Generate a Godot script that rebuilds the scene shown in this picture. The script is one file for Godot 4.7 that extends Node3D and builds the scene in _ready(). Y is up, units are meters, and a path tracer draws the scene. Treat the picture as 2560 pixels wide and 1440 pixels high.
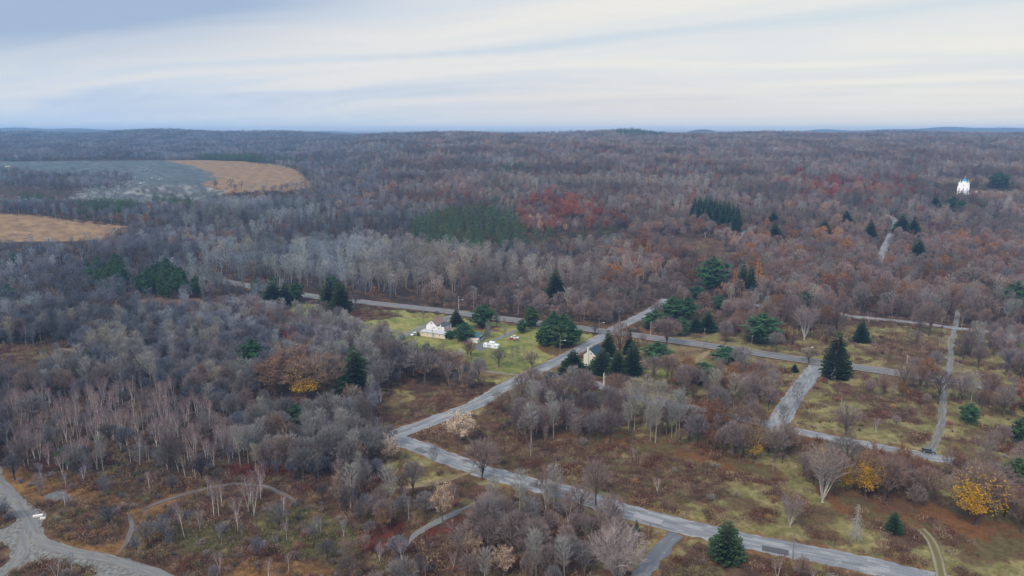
extends Node3D

# ---------------------------------------------------------------- camera, sky, sun, exposure
func _ready():
	var cam := Camera3D.new()
	cam.name = "camera"
	cam.position = Vector3(0, 115, 0)
	cam.rotation_degrees = Vector3(-12.6, 0, 0)
	cam.fov = 44.45
	cam.near = 1.0
	cam.far = 40000.0
	add_child(cam)
	cam.current = true
	var env := Environment.new()
	env.background_mode = Environment.BG_SKY
	var sky := Sky.new()
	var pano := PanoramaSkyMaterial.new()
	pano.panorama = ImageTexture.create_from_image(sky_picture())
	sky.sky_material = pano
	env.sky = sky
	env.tonemap_mode = Environment.TONE_MAPPER_LINEAR
	env.tonemap_exposure = 2.4
	env.sdfgi_enabled = true
	env.ssao_enabled = true
	env.ssil_enabled = true
	env.fog_enabled = true
	env.fog_density = FOG_DENSITY
	env.fog_light_color = FOG_COLOR
	var we := WorldEnvironment.new()
	we.name = "world"
	we.environment = env
	add_child(we)
	var sun := DirectionalLight3D.new()
	sun.name = "sun"
	sun.light_energy = 0.5
	sun.light_color = Color(1.0, 0.95, 0.88)
	sun.light_angular_distance = 10.0
	sun.shadow_enabled = true
	sun.rotation_degrees = Vector3(-46, -32, 0)
	add_child(sun)
	setup()
	build_ground()
	build_roads()
	build_things()
	build_listed_trees()
	scatter_trees()
	scatter_brush()


const FOG_DENSITY := 0.00013
const FOG_COLOR := Color(0.60, 0.79, 1.0)


func sky_picture() -> Image:
	var w := 2048
	var h := 1024
	var im := Image.create(w, h, false, Image.FORMAT_RGBF)
	var a := FastNoiseLite.new()
	a.seed = 11
	a.noise_type = FastNoiseLite.TYPE_SIMPLEX_SMOOTH
	a.frequency = 1.0
	a.fractal_octaves = 5
	a.fractal_gain = 0.5
	var b: FastNoiseLite = a.duplicate()
	b.seed = 4
	b.fractal_octaves = 3
	im.fill(Color(0.16, 0.15, 0.15))
	var axis := Vector2(-0.87, 0.49)
	var side := Vector2(0.49, 0.87)
	for j in h / 2:
		var el := PI / 2 - (j + 0.5) / h * PI
		var s := 1.0 / (sin(el) + 0.045)
		var ce := cos(el)
		var up := clampf(el / 0.17, 0.0, 1.0)
		for i in w:
			var az := wrapf((i + 0.5) / w * TAU, -PI, PI)
			var p := Vector2(sin(az) * ce, cos(az) * ce) * s
			var al := p.dot(axis)
			var ac := p.dot(side)
			var warp := b.get_noise_2d(al * 0.09 + 3.0, ac * 0.16)
			var n := a.get_noise_2d(al * 0.055 + 5.0, ac * 0.42 + warp * 0.9)
			var n2 := a.get_noise_2d(al * 0.16 - 9.0, ac * 1.5 + warp * 2.0)
			# pale warm light towards the right, cooler air towards the left
			var side_mix := smoothstep(-0.75, 0.62, az) if az < 1.9 else 1.0 - smoothstep(1.9, 3.1, az)
			if az < -1.5:
				side_mix = 0.0
			var low := Color(0.54, 0.65, 0.80).lerp(Color(0.79, 0.765, 0.72), side_mix)
			var high := Color(0.62, 0.69, 0.78).lerp(Color(0.745, 0.77, 0.775), side_mix)
			var c := low.lerp(high, smoothstep(0.0, 0.10, el))
			var gap := Color(0.42, 0.54, 0.74).lerp(Color(0.60, 0.70, 0.76), side_mix)
			var lit := Color(0.74, 0.745, 0.76).lerp(Color(0.88, 0.84, 0.765), side_mix)
			var k := smoothstep(-0.10, 0.40, n + 0.32 * n2) * (0.25 + 0.75 * smoothstep(0.0, 0.07, el))
			var g := smoothstep(0.02, 0.50, -n - 0.25 * n2) * (0.2 + 0.8 * smoothstep(0.0, 0.06, el))
			c = c.lerp(lit, 0.85 * k).lerp(gap, 0.62 * g)
			# the large blue opening in the cloud high on the left
			var q := Vector2((az + 0.50) / 0.34, (el - 0.152 - 0.14 * (az + 0.5)) / 0.056)
			var o := exp(-pow(q.length(), 2.6)) * (1.0 + 0.5 * n2)
			c = c.lerp(Color(0.35, 0.465, 0.64), clampf(o * 1.1, 0.0, 0.95))
			# pink glow low in the middle
			c = c.lerp(Color(0.74, 0.68, 0.67), 0.40 * exp(-pow((az - 0.14) / 0.26, 2.0) - pow((el - 0.035) / 0.03, 2.0)))
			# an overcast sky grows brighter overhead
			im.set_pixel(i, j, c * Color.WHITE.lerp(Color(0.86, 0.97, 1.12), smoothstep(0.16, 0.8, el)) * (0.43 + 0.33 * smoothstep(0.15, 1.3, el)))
	return im


# ---------------------------------------------------------------- the lie of the land
const HILL_MIDDLE := [Vector2(0, 0), Vector2(480, 0), Vector2(560, 2), Vector2(650, 7), Vector2(750, 17), Vector2(860, 29), Vector2(1000, 40), Vector2(1300, 60), Vector2(1600, 72), Vector2(1900, 81), Vector2(2300, 88), Vector2(2600, 94), Vector2(2750, 95), Vector2(3000, 88), Vector2(3500, 60), Vector2(4500, 30), Vector2(40000, 30)]
const HILL_LEFT := [Vector2(0, 0), Vector2(480, 0), Vector2(560, 2), Vector2(650, 6), Vector2(700, 10), Vector2(760, 18), Vector2(800, 23), Vector2(840, 22), Vector2(900, 15), Vector2(960, 14), Vector2(1040, 18), Vector2(1200, 30), Vector2(1600, 44), Vector2(1900, 53), Vector2(2500, 70), Vector2(3000, 88), Vector2(3250, 93), Vector2(3500, 91), Vector2(4200, 50), Vector2(40000, 30)]
var tip_outline := PackedVector2Array([Vector2(-1200.2, 1355.3), Vector2(-966, 1346.3), Vector2(-851.4, 1320.3), Vector2(-734.6, 1270.9), Vector2(-645.3, 1196.3), Vector2(-575.5, 1093.3), Vector2(-517.7, 1081.6), Vector2(-453.4, 1059), Vector2(-407, 1016.4), Vector2(-365.1, 1011.3), Vector2(-317.9, 1006.3), Vector2(-299.4, 1037.3), Vector2(-307.7, 1093.3), Vector2(-357.8, 1225.1), Vector2(-407.5, 1346.3), Vector2(-481.3, 1482.8), Vector2(-598.3, 1573.7), Vector2(-702.1, 1610.7), Vector2(-830.7, 1598.2), Vector2(-1038.2, 1573.7), Vector2(-1369.5, 1550)])


func look_up(table: Array, d: float) -> float:
	for i in range(1, table.size()):
		if d <= table[i].x:
			var p: Vector2 = table[i - 1]
			var q: Vector2 = table[i]
			return p.y + (q.y - p.y) * (d - p.x) / (q.x - p.x)
	return table[-1].y


func depth_inside(poly: PackedVector2Array, p: Vector2) -> float:
	var best := 1e18
	var n := poly.size()
	for i in n:
		var q := Geometry2D.get_closest_point_to_segment(p, poly[i], poly[(i + 1) % n])
		best = minf(best, p.distance_squared_to(q))
	return sqrt(best) if Geometry2D.is_point_in_polygon(p, poly) else -sqrt(best)


func height(x: float, z: float) -> float:
	var d := -z
	if d <= 480.0:
		return 0.0
	var t := x / d
	var w := smoothstep(0.17, 0.28, -t)
	var h := 0.0
	if w < 1.0:
		h += look_up(HILL_MIDDLE, d) * (1.0 - w)
	if w > 0.0:
		h += look_up(HILL_LEFT, d) * w
	if d < 900.0:
		h += 13.0 * exp(-pow((x + 410.0) / 130.0, 2.0) - pow((d - 612.0) / 55.0, 2.0))
	if d > 700.0:
		var k := minf(1.0, (d - 700.0) / 600.0)
		h += k * (4.2 * sin(x * 0.011 + d * 0.004) + 3.6 * sin(d * 0.021 + x * 0.0045 + 1.0))
	if d > 2200.0 and d < 3100.0:
		h += 9.0 * exp(-pow((x - 430.0) / 70.0, 2.0) - pow((d - 2650.0) / 120.0, 2.0))
	if w > 0.0 and d > 850.0 and d < 2000.0:
		var s := depth_inside(tip_outline, Vector2(x, d))
		var k := smoothstep(-32.0, 0.0, s)
		h = h * (1.0 - k) + (33.0 + (d - 1040.0) * 0.03) * k
	if d > 2400.0:
		h += 12.0 * exp(-pow((d - 3300.0) / 400.0, 2.0)) * exp(-pow((t + 0.47) / 0.11, 2.0))
		h += 92.0 * exp(-pow((d - 4700.0) / 400.0, 2.0)) * exp(-pow((t - 0.262) / 0.05, 2.0))
		h += (74.0 + 6.0 * sin(t * 9.0 + 1.0) + 4.0 * sin(t * 23.0)) * exp(-pow((d - 6700.0) / 500.0, 2.0)) * (smoothstep(0.36, 0.44, t) * 0.60 + smoothstep(0.40, 0.6, -t) * 0.28 + 0.8)
	return h


func on_ground(x: float, z: float) -> Vector3:
	return Vector3(x, height(x, z), z)


# ---------------------------------------------------------------- helpers
var names := {}
var patch_noise := FastNoiseLite.new()
var fine_noise := FastNoiseLite.new()
var broad_noise := FastNoiseLite.new()
var grain: NoiseTexture2D
var coarse_grain: NoiseTexture2D
var yard_grain: NoiseTexture2D


func numbered(called: String) -> String:
	names[called] = names.get(called, -1) + 1
	return called if names[called] == 0 else "%s_%03d" % [called, names[called]]


func tag(o: Node, label: String, category := "", group := "", kind := "") -> void:
	if label:
		o.set_meta("label", label)
	if category:
		o.set_meta("category", category)
	if group:
		o.set_meta("group", group)
	if kind:
		o.set_meta("kind", kind)


func thing(called: String, label: String, category: String, at: Vector3, turn := 0.0, group := "") -> Node3D:
	var o := Node3D.new()
	o.name = numbered(called)
	o.position = at
	o.rotation.y = turn
	tag(o, label, category, group)
	add_child(o)
	return o


func put(parent: Node, called: String, mesh: Mesh, m: Material, at := Vector3.ZERO, turn := Vector3.ZERO) -> MeshInstance3D:
	var o := MeshInstance3D.new()
	o.name = called
	o.mesh = mesh
	o.material_override = m
	o.position = at
	o.rotation = turn
	parent.add_child(o, true)
	return o


func paint(r: float, g: float, b: float, rough := 0.85) -> StandardMaterial3D:
	var m := StandardMaterial3D.new()
	m.albedo_color = Color(r, g, b).linear_to_srgb()
	m.roughness = rough
	m.metallic_specular = 0.3
	return m


func weathered(r: float, g: float, b: float, scale := 0.5, rough := 0.9) -> StandardMaterial3D:
	var m := paint(r, g, b, rough)
	m.albedo_texture = grain
	m.uv1_triplanar = true
	m.uv1_world_triplanar = true
	m.uv1_scale = Vector3.ONE * scale
	return m


func vertex_paint(rough := 0.9) -> StandardMaterial3D:
	var m := StandardMaterial3D.new()
	m.vertex_color_use_as_albedo = true
	m.roughness = rough
	m.metallic_specular = 0.2
	return m


func noise_picture(seed_: int, size: int, freq: float, low: float, high: float, octaves := 5) -> NoiseTexture2D:
	var n := FastNoiseLite.new()
	n.seed = seed_
	n.frequency = freq
	n.fractal_octaves = octaves
	var t := NoiseTexture2D.new()
	t.width = size
	t.height = size
	t.seamless = true
	t.noise = n
	var g := Gradient.new()
	g.set_color(0, Color(low, low, low).linear_to_srgb())
	g.set_color(1, Color(high, high, high).linear_to_srgb())
	t.color_ramp = g
	return t


func box(w: float, h: float, d: float) -> BoxMesh:
	var b := BoxMesh.new()
	b.size = Vector3(w, h, d)
	return b


func rod(r0: float, r1: float, h: float, sides := 8) -> CylinderMesh:
	var c := CylinderMesh.new()
	c.bottom_radius = r0
	c.top_radius = r1
	c.height = h
	c.radial_segments = sides
	c.rings = 1
	return c


# triangles with a colour each, gathered into one mesh
class Shape:
	var v := PackedVector3Array()
	var c := PackedColorArray()

	func tri(p: Vector3, q: Vector3, r: Vector3, col: Color) -> void:
		v.append(p)
		v.append(q)
		v.append(r)
		c.append(col)
		c.append(col)
		c.append(col)

	func quad(p: Vector3, q: Vector3, r: Vector3, s: Vector3, col: Color) -> void:
		tri(p, q, r, col)
		tri(p, r, s, col)

	func tube(pts: Array, rads: Array, sides: int, col: Color) -> void:
		var old := []
		for i in pts.size():
			var ahead: Vector3 = (pts[mini(i + 1, pts.size() - 1)] - pts[maxi(i - 1, 0)]).normalized()
			var u := ahead.cross(Vector3(0.31, 0.2, 0.93)).normalized()
			var w := ahead.cross(u)
			var ring := []
			for k in sides:
				var f := TAU * k / sides
				ring.append(pts[i] + (u * cos(f) + w * sin(f)) * rads[i])
			if i:
				for k in sides:
					var m := (k + 1) % sides
					quad(old[k], old[m], ring[m], ring[k], col)
			old = ring

	# a sliver: a twig, a blade or a needle spray
	func sliver(p: Vector3, q: Vector3, wide: float, lean: Vector3, col: Color) -> void:
		var s := (q - p).cross(lean).normalized() * wide * 0.5
		tri(p - s, p + s, q, col)

	func add(o: Shape) -> void:
		v.append_array(o.v)
		c.append_array(o.c)

	func mesh() -> ArrayMesh:
		var a := []
		a.resize(Mesh.ARRAY_MAX)
		a[Mesh.ARRAY_VERTEX] = v
		a[Mesh.ARRAY_COLOR] = c
		var m := ArrayMesh.new()
		m.add_surface_from_arrays(Mesh.PRIMITIVE_TRIANGLES, a)
		return m


func setup() -> void:
	patch_noise.seed = 21
	patch_noise.frequency = 0.045
	patch_noise.fractal_octaves = 4
	fine_noise.seed = 5
	fine_noise.frequency = 0.22
	fine_noise.fractal_octaves = 3
	broad_noise.seed = 8
	broad_noise.frequency = 0.006
	broad_noise.fractal_octaves = 4
	grain = noise_picture(3, 512, 0.02, 0.62, 1.0)
	yard_grain = noise_picture(14, 1024, 0.022, 0.30, 1.0, 8)
	coarse_grain = noise_picture(9, 1024, 0.012, 0.55, 1.0, 7)
	for g in ground_zones:
		g.append(bounds(g[1]))
	for s in stands:
		s.append(bounds(s[0]))
	for r in roads:
		var q := PackedVector2Array(r[5])
		for poly in Geometry2D.offset_polyline(q, r[2] * 0.5 + (7.5 if r[3] == "highway" else 1.2), Geometry2D.JOIN_ROUND, Geometry2D.END_BUTT):
			kept_clear.append([poly, bounds(poly)])
	for r in roads:
		if r[3] in ["asphalt", "highway", "dark"]:
			for poly in Geometry2D.offset_polyline(PackedVector2Array(r[5]), r[2] * 0.5 + 1.7, Geometry2D.JOIN_ROUND, Geometry2D.END_BUTT):
				verges.append([poly, bounds(poly)])
	for y in yards:
		kept_clear.append([PackedVector2Array(y[3]), bounds(PackedVector2Array(y[3]))])


func bounds(poly: PackedVector2Array) -> Rect2:
	var r := Rect2(poly[0], Vector2.ZERO)
	for p in poly:
		r = r.expand(p)
	return r


func zone_of(list: Array, p: Vector2) -> int:
	for i in range(list.size() - 1, -1, -1):
		var z: Array = list[i]
		if z[-1].has_point(p) and Geometry2D.is_point_in_polygon(p, z[1] if z[0] is String else z[0]):
			return i
	return -1


var kept_clear := []
var verges := []
var taken := []


func is_clear(p: Vector2) -> bool:
	for k in kept_clear:
		if k[1].has_point(p) and Geometry2D.is_point_in_polygon(p, k[0]):
			return false
	for q in taken:
		if absf(q.x - p.x) < q.z and p.y - q.y > -q.z and p.y - q.y < q.z * 3.0:
			return false
	return true


# ---------------------------------------------------------------- the ground: one sheet out to the horizon
# each kind: two colours that mix, a third in patches, how common the patches are
const SOIL := {
	"forest": [Color(0.042, 0.031, 0.028), Color(0.072, 0.045, 0.034), Color(0.13, 0.075, 0.045), 0.28],
	"lawn": [Color(0.25, 0.265, 0.080), Color(0.31, 0.275, 0.105), Color(0.15, 0.18, 0.05), 0.2],
	"green": [Color(0.14, 0.17, 0.05), Color(0.19, 0.19, 0.06), Color(0.22, 0.19, 0.08), 0.2],
	"meadow": [Color(0.205, 0.185, 0.072), Color(0.295, 0.245, 0.115), Color(0.115, 0.068, 0.042), 0.04],
	"brush": [Color(0.085, 0.050, 0.038), Color(0.145, 0.082, 0.050), Color(0.14, 0.12, 0.055), 0.3],
	"litter": [Color(0.21, 0.098, 0.042), Color(0.135, 0.075, 0.043), Color(0.125, 0.105, 0.05), 0.08],
	"straw": [Color(0.27, 0.19, 0.09), Color(0.20, 0.14, 0.07), Color(0.12, 0.085, 0.05), 0.25],
	"amber": [Color(0.28, 0.155, 0.06), Color(0.17, 0.10, 0.055), Color(0.10, 0.06, 0.045), 0.25],
	"field": [Color(0.37, 0.245, 0.135), Color(0.28, 0.175, 0.095), Color(0.20, 0.125, 0.08), 0.15],
	"slag": [Color(0.092, 0.122, 0.138), Color(0.14, 0.17, 0.18), Color(0.21, 0.225, 0.225), 0.4],
	"bank": [Color(0.09, 0.10, 0.11), Color(0.18, 0.19, 0.195), Color(0.30, 0.30, 0.29), 0.2],
	"red": [Color(0.15, 0.042, 0.030), Color(0.11, 0.045, 0.032), Color(0.075, 0.05, 0.04), 0.3],
	"olive": [Color(0.12, 0.115, 0.055), Color(0.085, 0.065, 0.042), Color(0.17, 0.14, 0.06), 0.2],
	"gravel": [Color(0.26, 0.26, 0.255), Color(0.20, 0.20, 0.20), Color(0.30, 0.27, 0.21), 0.3],
}


func soil_colour(x: float, z: float) -> Color:
	var d := -z
	var far := clampf(d / 300.0, 0.5, 4.0)
	var jog := Vector2(patch_noise.get_noise_2d(x * 1.7, z * 1.7), patch_noise.get_noise_2d(x * 1.7 + 400.0, z * 1.7)) * 5.0 * far
	var i := zone_of(ground_zones, Vector2(x, z) + jog)
	var kind: String = "forest" if i < 0 else ground_zones[i][0]
	var s: Array = SOIL[kind]
	var a := patch_noise.get_noise_2d(x, z)
	var f := fine_noise.get_noise_2d(x, z)
	var c: Color = s[0].lerp(s[1], clampf(0.5 + a * 1.1 + f * 0.5, 0.0, 1.0))
	var p := patch_noise.get_noise_2d(x * 1.3 + 900.0, z * 1.3) + 0.45 * f
	c = c.lerp(s[2], 0.85 * smoothstep(s[3] - 0.1, s[3] + 0.1, p))
	if kind == "slag" or kind == "bank":
		c *= 0.85 + 0.35 * smoothstep(0.1, 0.5, fine_noise.get_noise_2d(x * 0.05, (d + x * 0.25) * 0.55)) - 0.2 * smoothstep(0.0, 0.5, fine_noise.get_noise_2d(x * 0.06 + 90.0, (d + x * 0.2) * 0.35))
	for v in verges:
		if v[1].has_point(Vector2(x, z)) and Geometry2D.is_point_in_polygon(Vector2(x, z), v[0]):
			c = c.lerp(Color(0.20, 0.105, 0.052), clampf(0.55 + 1.3 * f, 0.0, 0.9))
			break
	return c * (0.80 + 0.3 * f)


func build_ground() -> void:
	var rows := [-400.0, -150.0, 0.0, 70.0, 110.0]
	var d := 130.0
	while d < 2900.0:
		rows.append(d)
		d += maxf(0.9, d * 0.0056)
	while d < 7600.0:
		rows.append(d)
		d *= 1.035
	var cols := 440
	var n := cols + 1
	var v := PackedVector3Array()
	var c := PackedColorArray()
	for r in rows:
		var half := maxf(r, 140.0) * 1.02
		for k in n:
			var x := lerpf(-half, half, float(k) / cols)
			v.append(Vector3(x, height(x, -r), -r))
			c.append(soil_colour(x, -r) if r < 3600.0 else Color(0.075, 0.062, 0.06))
	var norm := PackedVector3Array()
	norm.resize(v.size())
	var ix := PackedInt32Array()
	for r in rows.size():
		for k in n:
			var at: int = r * n + k
			var e := v[at + 1 if k < cols else at] - v[at - 1 if k > 0 else at]
			var f := v[at + n if r < rows.size() - 1 else at] - v[at - n if r > 0 else at]
			norm[at] = e.cross(f).normalized()
			if r < rows.size() - 1 and k < cols:
				ix.append_array(PackedInt32Array([at, at + n, at + 1, at + 1, at + n, at + n + 1]))
	var arr := []
	arr.resize(Mesh.ARRAY_MAX)
	arr[Mesh.ARRAY_VERTEX] = v
	arr[Mesh.ARRAY_NORMAL] = norm
	arr[Mesh.ARRAY_COLOR] = c
	arr[Mesh.ARRAY_INDEX] = ix
	var am := ArrayMesh.new()
	am.add_surface_from_arrays(Mesh.PRIMITIVE_TRIANGLES, arr)
	var m := vertex_paint(0.95)
	m.albedo_texture = coarse_grain
	m.uv1_triplanar = true
	m.uv1_world_triplanar = true
	m.uv1_scale = Vector3.ONE * 0.047
	var o := put(self, numbered("ground"), am, m)
	tag(o, "rolling ground of brown brush, lawns and leaf litter running out to wooded ridges", "", "", "structure")


# ---------------------------------------------------------------- roads, lanes, paths, yards
const PAVING := {
	"asphalt": [Color(0.215, 0.225, 0.245), Color(0.14, 0.147, 0.16), Color(0.29, 0.295, 0.30)],
	"highway": [Color(0.185, 0.185, 0.19), Color(0.13, 0.13, 0.137), Color(0.215, 0.21, 0.205)],
	"dirt": [Color(0.21, 0.185, 0.165), Color(0.14, 0.115, 0.095), Color(0.25, 0.22, 0.18)],
	"trail": [Color(0.13, 0.115, 0.115), Color(0.10, 0.075, 0.06), Color(0.17, 0.15, 0.14)],
	"broken": [Color(0.195, 0.20, 0.21), Color(0.13, 0.12, 0.105), Color(0.15, 0.125, 0.07)],
	"drive": [Color(0.175, 0.178, 0.18), Color(0.14, 0.14, 0.138), Color(0.21, 0.20, 0.185)],
	"dark": [Color(0.135, 0.142, 0.16), Color(0.105, 0.11, 0.125), Color(0.18, 0.185, 0.195)],
	"tracks": [Color(0.26, 0.22, 0.175), Color(0.17, 0.13, 0.095), Color(0.24, 0.21, 0.17)],
	"straw": [Color(0.21, 0.16, 0.09), Color(0.16, 0.115, 0.07), Color(0.25, 0.2, 0.12)],
}


func smooth_line(pts: Array, step: float) -> PackedVector2Array:
	var curve := Curve2D.new()
	for i in pts.size():
		var t: Vector2 = (pts[mini(i + 1, pts.size() - 1)] - pts[maxi(i - 1, 0)]) * 0.17
		curve.add_point(pts[i], -t, t)
	curve.bake_interval = step
	return curve.get_baked_points()


func ribbon(line: PackedVector2Array, wide: float, lift: float, kind: String, lanes: int, shift := 0.0) -> ArrayMesh:
	var s := Shape.new()
	var old := []
	var tint: Array = PAVING[kind]
	var go := 0.0
	var whole := 0.0
	for i in range(1, line.size()):
		whole += line[i].distance_to(line[i - 1])
	for i in line.size():
		var p := line[i]
		if i:
			go += p.distance_to(line[i - 1])
		var ahead := (line[mini(i + 1, line.size() - 1)] - line[maxi(i - 1, 0)]).normalized()
		var across := Vector2(-ahead.y, ahead.x)
		var row := []
		var slack := 1.0
		if kind in ["dirt", "trail", "drive", "straw"]:
			slack = 0.25 + 0.75 * smoothstep(0.0, 9.0, minf(go, whole - go))
		for k in lanes + 1:
			var u := float(k) / lanes - 0.5
			var off := u * wide * slack + shift
			if kind != "highway" and kind != "paint" and (k == 0 or k == lanes):
				off += fine_noise.get_noise_2d(p.x * 0.8 + k * 40.0, p.y * 0.8) * minf(0.9, wide * 0.16)
			var q := p + across * off
			row.append(Vector3(q.x, height(q.x, q.y) + lift, q.y))
		if i:
			for k in lanes:
				var u := (k + 0.5) / lanes
				var streak := fine_noise.get_noise_2d(go * 0.12, u * 60.0 + line[0].x)
				var blot := patch_noise.get_noise_2d(p.x * 1.6 + u * 40.0, p.y * 1.6)
				var c: Color = tint[0].lerp(tint[1], clampf(0.35 + streak * 1.0 + blot * 0.6, 0.0, 1.0))
				c = c.lerp(tint[2], 0.8 * smoothstep(0.12, 0.3, patch_noise.get_noise_2d(p.x * 2.2 - 300.0, p.y * 2.2 + u * 70.0)))
				if kind == "highway":
					var tyre := minf(absf(absf(u - 0.5) - 0.13), absf(absf(u - 0.5) - 0.30))
					c = c.lerp(Color(0.115, 0.115, 0.12), 0.55 * exp(-pow(tyre / 0.045, 2.0)))
					if absf(u - 0.5) > 0.42:
						c = c.lerp(Color(0.27, 0.255, 0.24), 0.7)
				if kind == "tracks" and absf(absf(u - 0.5) - 0.32) > 0.13:
					c = Color(0.135, 0.115, 0.05)
				s.quad(old[k], old[k + 1], row[k + 1], row[k], c)
		old = row
	return s.mesh()


func stripe(line: PackedVector2Array, wide: float, lift: float, shift: float) -> ArrayMesh:
	var s := Shape.new()
	for i in range(1, line.size()):
		var q := []
		for j in [i - 1, i]:
			var ahead := (line[mini(j + 1, line.size() - 1)] - line[maxi(j - 1, 0)]).normalized()
			var across := Vector2(-ahead.y, ahead.x)
			for e in [-0.5, 0.5]:
				var p: Vector2 = line[j] + across * (shift + e * wide)
				q.append(Vector3(p.x, height(p.x, p.y) + lift, p.y))
		s.quad(q[0], q[1], q[3], q[2], Color.WHITE)
	return s.mesh()


func build_roads() -> void:
	var m := vertex_paint(0.8)
	m.albedo_texture = grain
	m.uv1_triplanar = true
	m.uv1_world_triplanar = true
	m.uv1_scale = Vector3.ONE * 0.31
	var lift := 0.03
	for r in roads:
		lift += 0.006
		var far: float = -r[5][0].y
		var line := smooth_line(r[5], 1.3 if far < 520.0 else 3.0)
		var o := put(self, numbered(r[0]), ribbon(line, r[2], lift + (0.35 if far > 540.0 else 0.0), r[3], 14 if r[2] > 6.0 or r[3] == "tracks" else 6), m)
		tag(o, r[1], "", "", "structure")
		if r[3] == "highway":
			for side in [-0.14, 0.14]:
				put(o, "centre_line", stripe(line, 0.13, lift + 0.012, side), paint(0.42, 0.31, 0.08))
			for side in [-3.9, 3.9]:
				put(o, "edge_line", stripe(line, 0.13, lift + 0.012, side), paint(0.5, 0.5, 0.48))
	for q in patches:
		var at := Vector3(q[1], lift + 0.02, q[2])
		var sheet := PlaneMesh.new()
		sheet.size = Vector2(q[4], q[5])
		var host: Node = get_node(NodePath(q[0]))
		put(host, "repair_patch", sheet, weathered(q[6], q[6], q[6] * 1.06, 0.3), at, Vector3(0, q[3], 0))
	lift = 0.008
	for y in yards:
		lift += 0.005
		var pts := PackedVector2Array()
		var src: Array = y[3]
		for i in src.size():
			var a: Vector2 = src[i]
			var b: Vector2 = src[(i + 1) % src.size()]
			var steps := maxi(1, int(a.distance_to(b) / 1.5))
			for k in steps:
				var p := a.lerp(b, float(k) / steps)
				pts.append(p + Vector2(fine_noise.get_noise_2d(p.x * 0.6, p.y * 0.6), fine_noise.get_noise_2d(p.x * 0.6 + 77.0, p.y * 0.6)) * 1.6)
		var st := Shape.new()
		var ids := Geometry2D.triangulate_polygon(pts)
		for i in range(0, ids.size(), 3):
			var t := []
			for j in 3:
				var p := pts[ids[i + j]]
				t.append(Vector3(p.x, height(p.x, p.y) + lift, p.y))
			st.tri(t[0], t[1], t[2], Color.WHITE)
		var col: Array = PAVING[y[2]]
		var ym := paint(col[0].r * 1.25, col[0].g * 1.2, col[0].b * 1.12, 0.95)
		ym.albedo_texture = yard_grain
		ym.uv1_triplanar = true
		ym.uv1_world_triplanar = true
		ym.uv1_scale = Vector3.ONE * 0.028
		var o := put(self, numbered(y[0]), st.mesh(), ym)
		tag(o, y[1], "", "", "structure")


# ---------------------------------------------------------------- trees
# Every builder returns [wood, crown]: two shapes in metres, base at the origin.
func bent(a: Vector3, b: Vector3, c: Vector3, t: float) -> Vector3:
	return a.lerp(b, t).lerp(b.lerp(c, t), t)


func any_way(r: RandomNumberGenerator) -> Vector3:
	return Vector3(r.randf_range(-1, 1), r.randf_range(-1, 1), r.randf_range(-1, 1)).normalized()


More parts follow.
